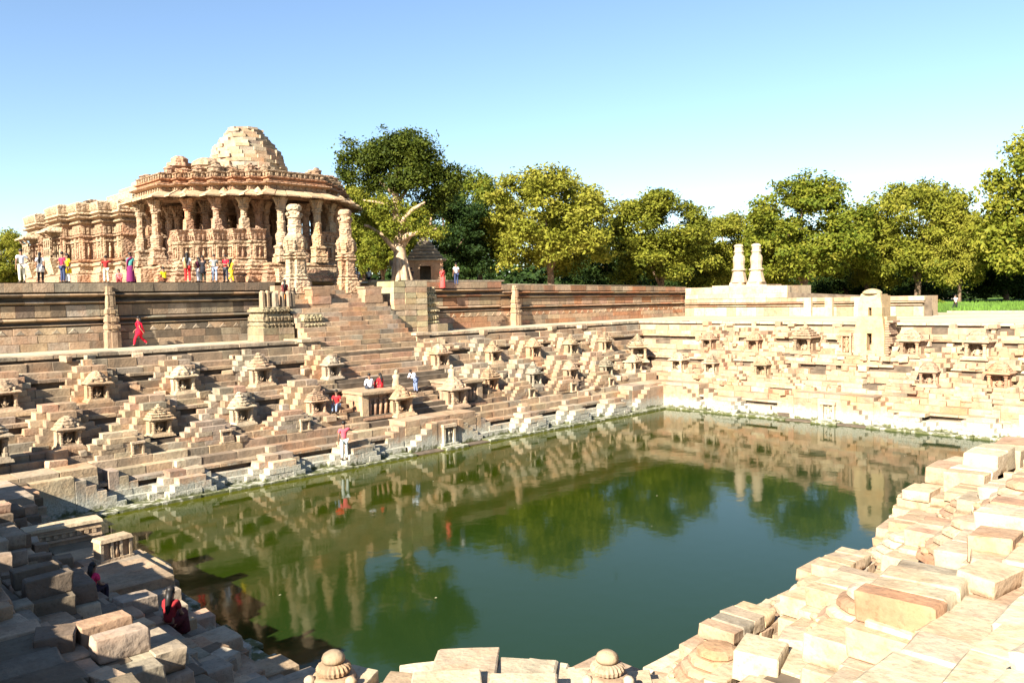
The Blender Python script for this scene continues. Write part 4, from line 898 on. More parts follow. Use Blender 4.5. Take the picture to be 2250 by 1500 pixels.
# ------------------------------------------------------------------ the pillared hall (sabha mandapa)
HX, HY, HF = 28.9, 57.0, TZ
def plan(a, b, c, d, e, f):
    """stepped plan, CCW; half widths from the porch outwards"""
    q = [(-a, -b), (-c, -b), (-c, -d), (-d, -d), (-d, -c), (-b, -c), (-b, -a)]          # south porch to east porch corner (lower left)
    lowleft = q; lowright = [(-x, y) for x, y in reversed(q)]; upright = [(-x, -y) for x, y in q]; upleft = [(x, -y) for x, y in reversed(q)]
    return lowleft + lowright + upright + upleft
HP = plan(7.4, 2.2, 6.05, 4.9, 0, 0)
HPc = [(-7.4, -2.2), (-6.05, -3.55), (-4.9, -4.9), (-3.55, -6.05), (-2.2, -7.4)]
hall = thing('pillared_hall', 'open pillared temple hall of carved reddish sandstone with a stepped domed roof', 'temple', (HX - .2, HY, HF)); hall.scale = (.975, .975, 1)
rh = random.Random(21)
def HPART(nm, m, tint=None, dirt=.03, smooth=False):
    return link(nm, m.mesh(nm, STONE if nm in ('eave', 'eave_slab', 'floor', 'dome_core') else CARVED, smooth), hall, tint=tint or jit(rh.choice([PINK, SAND, PINK]), .05, rh), dirt=dirt)
# plan with finer steps for walls and roof rims
def fine(k=1.0):
    q = [(-7.4, -2.2), (-6.6, -2.2), (-6.6, -3.1), (-5.9, -3.1), (-5.9, -4.0), (-5.0, -4.0), (-5.0, -5.0), (-4.0, -5.0), (-4.0, -5.9), (-3.1, -5.9), (-3.1, -6.6), (-2.2, -6.6), (-2.2, -7.4)]
    lr = [(-x, y) for x, y in reversed(q)]; ur = [(-x, -y) for x, y in q]; ul = [(x, -y) for x, y in reversed(q)]
    return [(x * k, y * k) for x, y in q + lr + ur + ul]
FP = fine()
HPART('plinth', MB().loft(FP, [(.75, 0), (.75, .42), (.62, .5), (.62, .58), (.70, .62), (.70, .70), (.45, .82)]), PINK)
HPART('base_moulding', MB().loft(FP, [(.42, .82), (.52, .88), (.52, .95), (.38, 1.02), (.38, 1.10), (.46, 1.14), (.46, 1.2), (.26, 1.32)]), SAND)
HPART('floor', MB().loft(FP, [(.1, .9), (.1, 1.34)]), SAND)
# parapet wall with seat back: four stepped corner runs, leaving the porches open
def run_wall(q, prof, nm, tint):
    vs = []; fs = []; n = len(q)
    for d, z in prof:
        for i, p in enumerate(q):
            P = Vector(p); a = (P - Vector(q[i - 1])).normalized() if i else None; b = (Vector(q[i + 1]) - P).normalized() if i < n - 1 else None
            if a is None: nn = Vector((b.y, -b.x)) * d
            elif b is None: nn = Vector((a.y, -a.x)) * d
            else:
                k = Vector((a.y, -a.x)) + Vector((b.y, -b.x)); nn = k * (2 * d / k.length_squared)
            vs.append((P.x + nn.x, P.y + nn.y, z))
    m = len(prof)
    for i in range(m - 1):
        for k in range(n - 1): a = i * n + k; fs.append((a, a + 1, a + 1 + n, a + n))
    fs.append(tuple(i * n for i in range(m))); fs.append(tuple(i * n + n - 1 for i in range(m - 1, -1, -1)))
    HPART(nm, MB().add(vs, fs), tint)
q0 = FP[1:12]
def quad(q, k):
    for _ in range(k): q = [(-y, x) for x, y in q]
    return q
for k in range(4):
    q = quad(q0, k)
    run_wall(q, [(.18, 1.3), (.24, 1.34), (.24, 1.44), (.10, 1.5), (.10, 1.62)], 'wall_course', SAND)
    run_wall(q, [(.06, 1.62), (.06, 2.62), (.02, 2.62)], 'dado_wall', PINK)
    run_wall(q, [(.12, 2.62), (.20, 2.66), (.20, 2.78), (.08, 2.84)], 'wall_course', SAND)
    run_wall(q, [(.05, 2.84), (.26, 3.46), (.30, 3.50), (.30, 3.58), (-.10, 3.60), (-.25, 3.55), (-.3, 1.3)], 'seat_back', PINK)
# relief on the dado: flat pilasters, figures, and a frieze, on the two corners the tank side can see
def along(q, step, skip_ends=0):
    for i in range(len(q) - 1):
        a, b = Vector(q[i]), Vector(q[i + 1]); L = (b - a).length; d = (b - a) / L; nrm = Vector((d.y, -d.x)); n = max(1, round(L / step))
        for k in range(n): yield a + d * (L * (k + .5) / n), d, nrm, L / n
def obox(m, p, d, nrm, w, dep, z0, z1, back=.02):
    a = p - d * (w / 2) - nrm * back; b = p + d * (w / 2) - nrm * back; c = b + nrm * (dep + back); e = a + nrm * (dep + back)
    m.add([(*a, z0), (*e, z0), (*c, z0), (*b, z0), (*a, z1), (*e, z1), (*c, z1), (*b, z1)], [(0, 3, 2, 1), (4, 5, 6, 7), (0, 1, 5, 4), (1, 2, 6, 5), (2, 3, 7, 6), (3, 0, 4, 7)])
for k in (0, 1, 3):
    q = offset_open = quad(q0, k)
    for p, d, nr, w in along(q, .9):
        pm = MB()
        for sg in (-1, 1): obox(pm, p + d * (sg * w * .42) + nr * .06, d, nr, .13, .12, 1.63, 2.6)
        obox(pm, p + nr * .06, d, nr, w * .8, .14, 2.44, 2.6); obox(pm, p + nr * .06, d, nr, w * .8, .14, 1.63, 1.74)
        HPART('niche_frame', pm, jit(SAND, .06, rh))
        c = p + nr * .12; fm = MB().tube([(c.x, c.y, 1.74), (c.x, c.y, 1.95), (c.x + d.x * .03, c.y + d.y * .03, 2.12), (c.x, c.y, 2.24)], [.10, .085, .11, .04], 7); fm.ball((c.x, c.y, 2.31), .06, (1, 1, 1.2), 7, 5)
        HPART('carved_figure', fm, jit(PINK, .06, rh), .05, True)
    fr = MB()
    for p, d, nr, w in along(q, .3): obox(fr, p + nr * .40, d, nr, .16, .07, .98, 1.12); obox(fr, p + nr * .14, d, nr, .12, .08, 2.9, 3.3)
    for p, d, nr, w in along(q, .22): obox(fr, p + nr * .50, d, nr, .10, .05, .52, .62)
    o = HPART('small_relief', fr, PINK, .12); o['kind'] = 'stuff'
# pillars
def pillar_mesh(full):
    m = MB(); b = 1.34 if full else 3.58
    if full:
        m.loft([(-.42, -.42), (.42, -.42), (.42, .42), (-.42, .42)], [(.08, b), (.08, b + .3), (-.02, b + .38), (.04, b + .44), (.04, b + .52), (-.06, b + .62), (-.06, b + .95), (0, b + 1.0), (0, b + 1.08), (-.1, b + 1.15)])
        m.lathe([(.40, b + 1.15), (.36, b + 1.25), (.42, b + 1.75), (.40, b + 1.9), (.30, b + 2.0), (.30, b + 2.1), (.27, b + 2.12), (.28, b + 2.6), (.32, b + 2.64), (.32, b + 2.7), (.25, b + 2.76), (.25, b + 3.35)], 12, rib=.02); z = b + 3.35
    else:
        m.loft([(-.27, -.27), (.27, -.27), (.27, .27), (-.27, .27)], [(.02, b), (.0, b + .12), (-.02, b + .66), (-.08, b + .74)]); m.lathe([(.24, b + .74), (.21, b + .8), (.21, b + 1.25)], 8, rot=math.pi / 8); z = b + 1.25
    m.lathe([(.22, z), (.30, z + .08), (.30, z + .16), (.24, z + .2)], 12)
    m.box(-.27, .27, -.27, .27, z + .2, z + .3); top = 5.62
    # cross shaped bracket capital
    for a in range(4):
        c, s = math.cos(a * math.pi / 2), math.sin(a * math.pi / 2); M = Matrix(((c, -s, 0, 0), (s, c, 0, 0), (0, 0, 1, 0), (0, 0, 0, 1)))
        vs = [(.2, -.17, z + .3), (.2, .17, z + .3), (.48, .13, top - .12), (.48, -.13, top - .12), (.2, -.17, top), (.2, .17, top), (.54, .13, top), (.54, -.13, top)]
        m.add([M @ Vector(p) for p in vs], [(0, 3, 2, 1), (4, 5, 6, 7)[::1], (0, 4, 7, 3), (3, 7, 6, 2), (2, 6, 5, 1), (1, 5, 4, 0)])
    m.box(-.25, .25, -.25, .25, z + .3, top)
    return m.mesh('pillar', CARVED)
PF, PD = pillar_mesh(True), pillar_mesh(False)
corner_pts = [(-6.1, -3.4), (-4.7, -4.7), (-3.4, -6.1)]
for k in range(4):
    for p in quad(corner_pts, k): link('pillar', PD, hall, (p[0], p[1], 0), tint=jit(SAND if rh.random() < .5 else PINK, .07, rh), dirt=.02)
    for p in quad([(-7.5, -1.4), (-1.4, -7.5)], k): link('pillar', PF, hall, (p[0], p[1], 0), tint=jit(SAND, .06, rh), dirt=.02)
for a in range(8):
    t = a * math.pi / 4 + math.pi / 8; link('pillar', PF, hall, (3.1 * math.cos(t), 3.1 * math.sin(t), 0), tint=jit(PINK, .06, rh), dirt=.1)
for p in ((-4.6, -2.9), (-2.9, -4.6), (-3.8, -3.8), (-4.9, -1.2), (-1.2, -4.9)):
    for k in range(4): q = quad([p], k)[0]; link('pillar', PF, hall, (q[0], q[1], 0), tint=jit(PINK, .06, rh), dirt=.15)
for x in (-5.2, 5.2):
    for y in (-1.85, 1.85):
        link('pillar', PF, hall, (x, y, 0), tint=jit(PINK, .06, rh), dirt=.1); link('pillar', PF, hall, (y, x, 0), tint=jit(PINK, .06, rh), dirt=.1)
HPART('porch_base', MB().box(-9.0, -7.5, -2.3, 2.3, 0, 1.1)); HPART('porch_base', MB().box(-2.3, 2.3, -8.6, -7.5, 0, .9))
for k in range(4): HPART('porch_step', MB().box(-1.5, 1.5, -8.65 - k * .3, -8.3, 0, .8 - k * .2)); HPART('porch_step', MB().box(-9.05 - k * .3, -8.7, -1.5, 1.5, 0, .8 - k * .2))
# beams, eave, roof rims
HPART('beam', MB().loft(FP, [(-.55, 5.62), (.02, 5.62), (.02, 6.0), (-.55, 6.0)], top=False), PINK, .1)
HPART('ceiling', MB().loft(FP, [(-.2, 5.85), (-.2, 5.98)], bottom=True), PINK, .2)
HPART('eave', MB().loft(FP, [(.0, 5.96), (.5, 5.86), (.88, 5.68), (.86, 5.72), (.5, 5.96), (.1, 6.12)], top=False), (0.50, 0.35, 0.22), -.04)
for i, p in enumerate(FP):
    a, b_ = Vector(p), Vector(FP[(i + 1) % len(FP)]); o0, o1 = Vector(offset(FP, .98)[i]), Vector(offset(FP, .98)[(i + 1) % len(FP)]); n0, n1 = Vector(offset(FP, .05)[i]), Vector(offset(FP, .05)[(i + 1) % len(FP)])
    k = max(1, round((o1 - o0).length / .85))
    for j in range(k):
        f0, f1 = j / k + .006, (j + 1) / k - .006; dz = rh.uniform(-.03, .03); q0_, q1_, r0_, r1_ = n0.lerp(n1, f0), n0.lerp(n1, f1), o0.lerp(o1, f0), o0.lerp(o1, f1); ex = rh.uniform(-.05, .04)
        r0_ = r0_ + (r0_ - q0_) * ex; r1_ = r1_ + (r1_ - q1_) * ex
        HPART('eave_slab', MB().add([(*q0_, 6.08 + dz), (*q1_, 6.08 + dz), (*r1_, 5.66 + dz), (*r0_, 5.66 + dz), (*q0_, 6.19 + dz), (*q1_, 6.19 + dz), (*r1_, 5.75 + dz), (*r0_, 5.75 + dz)], [(3, 2, 1, 0), (4, 5, 6, 7), (0, 1, 5, 4), (1, 2, 6, 5), (2, 3, 7, 6), (3, 0, 4, 7)]), jit((0.50, 0.36, 0.23), .06, rh), -.03)
HPART('roof_rim', MB().loft(FP, [(.05, 6.18), (.05, 6.45), (.34, 6.52), (.40, 6.58), (.34, 6.63), (.12, 6.67)]), PINK, .02)
HPART('roof_rim', MB().loft(FP, [(.08, 6.67), (.16, 6.69), (.18, 6.70), (.04, 6.76), (-.02, 6.78), (-.02, 6.90), (.12, 6.95), (.14, 7.02), (-.05, 7.08)]), RED, .05)
HPART('roof_rim', MB().loft(FP, [(-.08, 7.08), (-.08, 7.30), (.02, 7.35), (.04, 7.42), (-.15, 7.48)]), SAND, .1)
HPART('roof_terrace', MB().loft(fine(.82), [(.1, 7.3), (.0, 7.48), (.06, 7.52), (-.3, 7.6)]), SAND, .08)
HPART('roof_terrace', MB().loft(fine(.66), [(.1, 7.5), (.0, 7.68), (.06, 7.72), (-.4, 7.8)]), CREAM, .06)
rl = MB()
for p, d, nr, w in along(FP + [FP[0]], .42): obox(rl, p + nr * (-.06), d, nr, .2, .09, 7.1, 7.3); obox(rl, p + nr * .05, d, nr, .16, .07, 6.24, 6.42)
o = HPART('small_relief', rl, SAND, .12); o['kind'] = 'stuff'
# gable shaped stones sitting on the eave at the outer corners, and broken turrets on the rim
for i, p in enumerate(FP):
    if i % 4 == 3:
        a = math.atan2(p[1], p[0]); P = offset(FP, .62)[i]
        M = Matrix.Translation((P[0], P[1], 5.98)) @ Matrix.Rotation(a, 4, 'Z')
        vs = [(-.35, -.42, 0), (.3, -.2, -.12), (.3, .2, -.12), (-.35, .42, 0), (-.32, 0, .36)]
        HPART('eave_gable', MB().add([M @ Vector(v) for v in vs], [(0, 1, 4), (1, 2, 4), (2, 3, 4), (3, 0, 4), (3, 2, 1, 0)]), (0.50, 0.36, 0.22), -.04)
for i, p in enumerate(FP):
    h = rh.uniform(.22, .6); w = rh.uniform(.3, .55); x, y = p[0] * .9, p[1] * .9
    HPART('roof_turret', MB().lathe([(w, 0), (w, h * .5), (w * 1.15, h * .55), (w * 1.1, h * .7), (w * .6, h * .8), (w * .5, h)], 8, (x, y, 7.42), rib=.05), None, .15)
HPART('roof_turret', MB().lathe([(.75, 0), (.7, .5), (.95, .6), (.9, .85), (.6, .9), (.62, 1.15), (.3, 1.35)], 8, (-5.6, -1.2, 7.42)), PINK, .1)
HPART('roof_turret', MB().lathe([(.8, 0), (.85, .4), (1.0, .5), (.95, .75), (.6, .95), (.4, 1.05)], 10, (-4.6, -3.2, 7.42)), SAND, .05)
# stepped dome: rings of individual stones
prof = [(7.72, 3.22), (8.06, 3.14), (8.42, 3.05), (8.72, 2.98), (9.0, 2.90), (9.28, 2.78), (9.56, 2.60), (9.84, 2.40), (10.1, 2.20), (10.36, 1.98), (10.62, 1.76), (10.86, 1.56), (11.1, 1.38), (11.3, 1.22), (11.48, 1.08)]
prof = [(z, r_ * .93) for z, r_ in prof]
HPART('dome_core', MB().lathe([(r_ - .22, z) for z, r_ in prof] + [(.05, 11.5)], 20), SAND)
for i in range(len(prof) - 1):
    z0, ra = prof[i]; z1 = prof[i + 1][0]; n = max(9, int(2 * math.pi * ra / 0.9)); ph = rh.random()
    for k in range(n):
        a = 2 * math.pi * (k + ph) / n; rb = ra + rh.uniform(-.16, .14); wd = 2 * math.pi * ra / n
        o = bpy.data.objects.new('stone', rh.choice(BLK['cube'])); col.objects.link(o); o.parent = hall
        o.location = ((rb - .25) * math.cos(a), (rb - .25) * math.sin(a), (z0 + z1) / 2); o.rotation_euler = (0, 0, a); o.scale = (.6, wd * 1.0, (z1 - z0) * rh.uniform(.85, 1.0))
        o.color = (*jit(rh.choice([CREAM, SAND, CREAM, GREY]), .08, rh), max(0, rh.gauss(.05, .09)))

# ------------------------------------------------------------------ the main shrine building behind it
G = thing('main_shrine', 'closed carved shrine building with stepped walls and flat broken roof behind the pillared hall', 'temple', (28.9, 79.5, TZ)); rg = random.Random(22); G.scale = (1, 1, 1.19)
def GP(nm, m, tint=None, dirt=.02, smooth=False): return link(nm, m.mesh(nm, CARVED, smooth), G, tint=tint or jit(rg.choice([PINK, SAND, SAND]), .05, rg), dirt=dirt)
seg = [(-5.2, -11.0), (-5.2, -9.3), (-6.2, -9.3), (-6.2, -7.3), (-7.2, -7.3), (-7.2, -4.9), (-7.9, -4.9), (-7.9, -1.9), (-7.2, -1.9), (-7.2, .2), (-6.5, .2), (-6.5, 3.2), (-7.5, 3.2), (-7.5, 6.4), (-6.6, 6.4), (-6.6, 8.4), (-5.0, 8.4), (-5.0, 10.5)]
GPL = list(reversed(seg)) + [(-x, y) for x, y in seg]
GP('plinth', MB().loft(GPL, [(.7, 0), (.7, .3), (.6, .36), (.62, .5), (.62, 1.0), (.45, 1.08)]), PINK)
GP('base_moulding', MB().loft(GPL, [(.42, 1.08), (.5, 1.14), (.5, 1.24), (.3, 1.34), (.3, 1.6), (.46, 1.66), (.46, 1.76), (.25, 1.9)]), SAND)
GP('base_moulding', MB().loft(GPL, [(.22, 1.9), (.42, 1.96), (.42, 2.06), (.1, 2.14)]), RED, .06)
GP('wall', MB().loft(GPL, [(0, 2.1), (0, 3.62), (.24, 3.66), (.24, 3.74), (0, 3.8), (0, 4.55)]), PINK)
GP('cornice', MB().loft(GPL, [(.1, 4.55), (.26, 4.6), (.26, 4.7), (.12, 4.76), (.12, 4.84), (.5, 4.92), (.52, 5.0), (.2, 5.1)]), SAND)
GP('roof_rim', MB().loft(GPL, [(.15, 5.1), (.42, 5.2), (.42, 5.28), (.3, 5.34), (.36, 5.42), (.42, 5.9), (.2, 6.02)]), CREAM)
gs = offset(GPL, 0)
run = list(reversed(gs[:len(seg)]))[::-1]
q = [tuple(p) for p in GPL[:len(seg)]]
for p, d, nr, w in along(q, 1.0):
    pm = MB(); c = p
    for sg in (-1, 1): obox(pm, p + d * (sg * w * .4), d, nr, .16, .15, 2.16, 3.6)
    obox(pm, p, d, nr, w * .9, .2, 3.3, 3.42); GP('niche_frame', pm)
    c = p + nr * .1; fm = MB().tube([(c.x, c.y, 2.2), (c.x, c.y, 2.55), (c.x + d.x * .04, c.y + d.y * .04, 2.85), (c.x, c.y, 3.02)], [.11, .09, .13, .04], 7); fm.ball((c.x, c.y, 3.12), .08, (1, 1, 1.2), 7, 5); GP('carved_figure', fm, None, .03, True)
rl = MB()
for p, d, nr, w in along(q, .34): obox(rl, p + nr * .36, d, nr, .22, .06, 5.44, 5.86); obox(rl, p + nr * .46, d, nr, .2, .07, .55, .95); obox(rl, p, d, nr, .2, .12, 3.85, 4.3)
o = GP('small_relief', rl, SAND, .05); o['kind'] = 'stuff'
# window balconies with lattice
for yy in (-3.4, 4.8):
    xo = -7.9 if yy < 0 else -7.5
    GP('balcony', MB().loft([(xo - .9, yy - 1.1), (xo + .2, yy - 1.1), (xo + .2, yy + 1.1), (xo - .9, yy + 1.1)], [(-.3, 1.2), (.05, 2.2), (.05, 2.3), (-.05, 2.35)], bottom=True), CREAM)
    w = MB()
    for k in (-.85, -.28, .28, .85): w.box(xo - .85, xo - .7, yy + k - .08, yy + k + .08, 2.35, 3.7)
    for z in (2.35, 2.95, 3.58): w.box(xo - .84, xo - .71, yy - .93, yy + .93, z, z + .14)
    GP('window_lattice', w, CREAM, 0)
    GP('balcony_eave', MB().loft([(xo - .8, yy - 1.0), (xo + .2, yy - 1.0), (xo + .2, yy + 1.0), (xo - .8, yy + 1.0)], [(-.2, 4.35), (.5, 4.1), (.52, 4.18), (-.1, 4.5)], bottom=True), CREAM)
    for k in (-.7, .7): GP('bracket', MB().tube([(xo - .7, yy + k, 3.7), (xo - 1.0, yy + k, 3.95), (xo - 1.15, yy + k, 4.15)], [.1, .1, .07], 6), SAND)
# ruined roof core: heap of stepped stone
for i, (w, z) in enumerate([(4.6, 5.9), (3.8, 6.4), (3.0, 6.9), (2.2, 7.4)]):
    GP('roof_step', MB().loft([(-w, -w - 7), (w, -w - 7), (w, w - 7), (-w, w - 7)], [(0, z), (-.05, z + .5), (-.3, z + .6)]), jit(CREAM, .06, rg), 0)
for k in range(26):
    x, y = rg.uniform(-6.8, -5), rg.uniform(-9, 8); h = rg.uniform(.1, .35); GP('roof_block', MB().box(x, x + rg.uniform(.4, 1), y, y + rg.uniform(.4, 1), 5.98, 6.02 + h), DARK if k % 3 == 0 else CREAM, .1)

# ------------------------------------------------------------------ small shrine, post stones and white posts behind the tree
sx, sy = 43.6*68/70+.3, 54.9*68/70+.4
s2 = thing('small_temple', 'small grey temple with a pyramid roof in the shade of the tall tree', 'temple', (sx, sy, 9.2), R(-38)); r2 = random.Random(8)
def SP(nm, m, tint=GREY, dirt=.12): return link(nm, m.mesh(nm, STONE), s2, tint=jit(tint, .05, r2), dirt=dirt)
for k in range(4): 
    pass
SP('plinth', MB().box(-1.6, 1.6, -1.5, 1.5, 0, .25)); SP('wall', MB().box(-1.45, -.45, -1.35, -1.1, .25, 2.2), PINK, .05); SP('wall', MB().box(.45, 1.45, -1.35, -1.1, .25, 2.2), PINK, .05); SP('lintel', MB().box(-.45, .45, -1.36, -1.1, 1.75, 2.2), PINK, .05)
SP('wall', MB().box(-1.45, -1.2, -1.1, 1.35, .25, 2.2)); SP('wall', MB().box(1.2, 1.45, -1.1, 1.35, .25, 2.2)); SP('wall', MB().box(-1.2, 1.2, 1.1, 1.35, .25, 2.2))
SP('eave', MB().loft([(-1.45, -1.35), (1.45, -1.35), (1.45, 1.35), (-1.45, 1.35)], [(0, 2.2), (.3, 2.2), (.3, 2.32), (-.05, 2.4)], bottom=True))
for i in range(6): w = 1.4 - i * .2; SP('roof_tier', MB().loft([(-w, -w), (w, -w), (w, w), (-w, w)], [(0, 2.4 + i * .28), (.04, 2.44 + i * .28), (.02, 2.6 + i * .28), (-.12, 2.67 + i * .28)]))
SP('finial', MB().lathe([(.25, 0), (.34, .08), (.3, .2), (.12, .25), (.16, .35), (.02, .5)], 12, (0, 0, 4.08)))
WHITE = plain('whitewash', (0.72, 0.70, 0.66), 0.9, 0.1)
for k, (dx, h) in enumerate([(-3.1, 2.1), (-2.2, 2.3)]):
    t = thing('stone_post', 'whitewashed stone post left of the small grey temple, %s one' % ('outer', 'inner')[k], 'post', (sx + dx * .75, sy - dx * .75 - 1.2, 9.2))
    link('shaft', MB().box(-.2, .2, -.2, .2, 0, h * .86, taper=.03).mesh('shaft', WHITE), t); link('capital', MB().box(-.3, .3, -.25, .25, h * .86, h).mesh('capital', STONE), t, tint=GREY)
t = thing('stone_beam', 'stone lintel lying on the two whitewashed posts', 'beam', (sx - 2.0, sy + .8, 11.15), R(-45)); link('beam_block', MB().box(-.85, .85, -.2, .2, .12, .34).mesh('beam_block', STONE), t, tint=GREY)
# ------------------------------------------------------------------ trees
def at(u, d, z=0.0):
    lat = (u - 1125) / F_PX * d; c, s = math.cos(YAW), math.sin(YAW)
    return Vector((d * c + lat * s, d * s - lat * c, z))
def crown_mesh(seed, blobs, nclump, per, size, mat, spread=.55):
    """foliage of many small leaf faces gathered in sprays over and inside a set of lobes"""
    g = np.random.default_rng(seed); vol = np.array([b[3] * b[4] * b[5] for b in blobs]) ** .75; pick = g.choice(len(blobs), nclump, p=vol / vol.sum())
    B = np.array(blobs); c = B[pick, :3]; rad = B[pick, 3:6]
    d = g.normal(size=(nclump, 3)); d /= np.linalg.norm(d, axis=1)[:, None]
    rr = np.clip(g.beta(4.0, 1.3, nclump), .15, 1.05)[:, None] * (1 + .16 * g.normal(size=(nclump, 1)))
    cc = c + d * rad * rr
    huec = g.normal(.5, .17, nclump)
    idx = np.repeat(np.arange(nclump), per); n = len(idx)
    csz = g.uniform(.6, 1.25, nclump)[idx][:, None]
    pos = cc[idx] + g.normal(size=(n, 3)) * spread * csz * np.array([1, 1, .62])
    nor = d[idx] * .55 + g.normal(size=(n, 3)) * .6 + np.array([0, 0, .45]); nor /= np.linalg.norm(nor, axis=1)[:, None]
    t = np.cross(nor, g.normal(size=(n, 3))); t /= np.linalg.norm(t, axis=1)[:, None]; b = np.cross(nor, t)
    sz = (size * g.uniform(.6, 1.3, n))[:, None]
    v = np.empty((n, 4, 3)); v[:, 0] = pos - t * sz; v[:, 1] = pos + b * sz * .5; v[:, 2] = pos + t * sz; v[:, 3] = pos - b * sz * .5
    me = bpy.data.meshes.new('crown'); me.vertices.add(n * 4); me.vertices.foreach_set('co', v.ravel())
    me.loops.add(n * 4); me.loops.foreach_set('vertex_index', np.arange(n * 4, dtype=np.int32)); me.polygons.add(n)
    me.polygons.foreach_set('loop_start', np.arange(n, dtype=np.int32) * 4)
    at_ = me.attributes.new('hue', 'FLOAT', 'POINT'); at_.data.foreach_set('value', np.repeat(np.clip(huec[idx] + g.normal(0, .1, n), 0, 1), 4))
    me.update(calc_edges=True); me.materials.append(mat); return me
def trunk_mesh(seed, h, r0, limbs, mat, lean=(0, 0)):
    g = random.Random(seed); m = MB(); pts = [(0, 0, -.4)]; n = 5
    for i in range(1, n + 1): pts.append((lean[0] * i / n + g.uniform(-.12, .12), lean[1] * i / n + g.uniform(-.12, .12), h * i / n))
    m.tube(pts, [r0 * 1.35] + [r0 * (1 - .45 * i / n) for i in range(1, n + 1)], 9)
    for (x, y, z, z0) in limbs:
        k = z0 / h; bx, by = lean[0] * k, lean[1] * k
        m.tube([(bx, by, z0), (bx + (x - bx) * .4 + g.uniform(-.3, .3), by + (y - by) * .4, z0 + (z - z0) * .55), (x, y, z)], [r0 * .55, r0 * .36, r0 * .12], 7)
    return m.mesh('trunk', mat, True)
def lobes(seed, w, zc, h, n=28):
    g = random.Random(seed); L = [(0, 0, zc - .25 * h, w * .5, w * .5, h * .5)]
    for i in range(n):
        zz = -.74 + 1.5 * (i + .5) / n; a = 2.4 * i + g.uniform(-.3, .3); k = math.sqrt(max(.1, 1 - max(0, zz) ** 2)) * (1 if zz > -.5 else .9); q = g.uniform(.58, .88) * w * k; z = zc + zz * h
        s = g.uniform(.17, .33) * w; L.append((q * math.cos(a), q * math.sin(a), z, s, s, s * g.uniform(.6, .85)))
    for i in range(5): L.append((g.uniform(-.3, .3) * w, g.uniform(-.3, .3) * w, zc + h * g.uniform(.6, .92), w * g.uniform(.16, .27), w * g.uniform(.16, .27), h * g.uniform(.16, .26)))
    return L
# master kinds: crown about 5.4 m half width, 11.5 m tall
KIND = {}
for nm, mat, seed, w, zc, h, lh in (('olive', LEAF_OLIVE, 11, 5.4, 6.8, 5.0, 1.9), ('olive2', LEAF_OLIVE, 12, 5.0, 6.9, 5.0, 1.9), ('green', LEAF_GREEN, 13, 5.3, 6.8, 5.0, 1.9), ('dark', LEAF_SHADED, 14, 5.4, 6.0, 5.7, 1.8)):
    KIND[nm] = (crown_mesh(seed, lobes(seed, w, zc, h), 1150, 36, .16, mat, .36), trunk_mesh(seed, zc * .75, .32, [(2.2, .8, 6.5, lh), (-2.4, -.5, 7.0, lh + .5), (.5, -2.3, 6.2, lh + .3), (-.4, 2.4, 7.4, lh + .9), (.2, .1, 9.5, lh + 1.5)], BARK, (random.Random(seed).uniform(-.5, .5), .3)))
def tree(kind, u, d, z, h, label, wide=1.0, rot=0.0, group='trees standing behind the tank', name='tree'):
    p = at(u, d, z); k = h / 12.0
    o = thing(name, label, 'tree', p, rot, group); o.scale = (k * wide, k * wide, k)
    link('crown', KIND[kind][0], o); link('trunk', KIND[kind][1], o); return o
GZ = 5.85
tree('olive', 1215, 92, GZ + 2.4, 14.6, 'broad yellow green tree behind the terrace wall, right of the tall dark tree', 1.18, .4)
tree('olive2', 1455, 98, GZ + 1, 13.6, 'olive yellow tree with a thin top left of the two far pillars', 1.2, 2.0)
tree('olive', 1590, 110, GZ, 13.4, 'yellowish low tree filling the gap just left of the two far pillars', 1.1, 3.1)
tree('green', 1770, 99, GZ, 16.2, 'large green tree with a high rounded crown right behind the two far pillars', 1.12, 1.2)
tree('olive2', 1905, 108, GZ, 13.0, 'olive tree behind the shrine tower', .8, 5.0)
tree('olive', 2015, 101, GZ, 16.2, 'tall olive tree with an open top right of the shrine tower', .98, 4.1)
tree('olive2', 2110, 96, GZ, 12.2, 'slim tree with a pale trunk behind the walking person on the right', .72, .9)
tree('green', 2345, 88, GZ, 20.5, 'tall tree cut by the right edge of the picture', .95, 2.6)
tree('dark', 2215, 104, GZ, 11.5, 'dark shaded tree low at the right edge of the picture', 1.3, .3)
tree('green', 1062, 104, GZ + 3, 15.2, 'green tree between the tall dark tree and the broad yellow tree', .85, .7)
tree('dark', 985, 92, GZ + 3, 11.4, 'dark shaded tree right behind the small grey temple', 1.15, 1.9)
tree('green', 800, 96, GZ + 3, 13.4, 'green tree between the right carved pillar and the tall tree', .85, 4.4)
tree('dark', 705, 97, GZ + 2.6, 7.6, 'low dark tree added behind the hall, blocking sky between its pillars', 1.2, .6)  # added to shut out the sky so the hall looks dark inside
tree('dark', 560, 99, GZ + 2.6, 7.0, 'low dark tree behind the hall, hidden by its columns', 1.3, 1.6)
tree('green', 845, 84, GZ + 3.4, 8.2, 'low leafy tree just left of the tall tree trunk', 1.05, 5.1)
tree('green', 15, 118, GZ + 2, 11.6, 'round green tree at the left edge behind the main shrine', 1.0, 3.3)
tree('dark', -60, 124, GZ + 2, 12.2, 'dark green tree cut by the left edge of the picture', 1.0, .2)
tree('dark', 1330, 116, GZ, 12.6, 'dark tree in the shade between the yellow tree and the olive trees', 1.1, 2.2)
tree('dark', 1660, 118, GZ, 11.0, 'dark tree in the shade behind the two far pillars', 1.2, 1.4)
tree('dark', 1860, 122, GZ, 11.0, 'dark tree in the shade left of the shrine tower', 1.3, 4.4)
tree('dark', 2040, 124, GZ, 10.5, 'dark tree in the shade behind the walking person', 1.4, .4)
tree('dark', 1500, 121, GZ, 10.4, 'dark tree in the shade left of the far pillars', 1.2, 5.4)

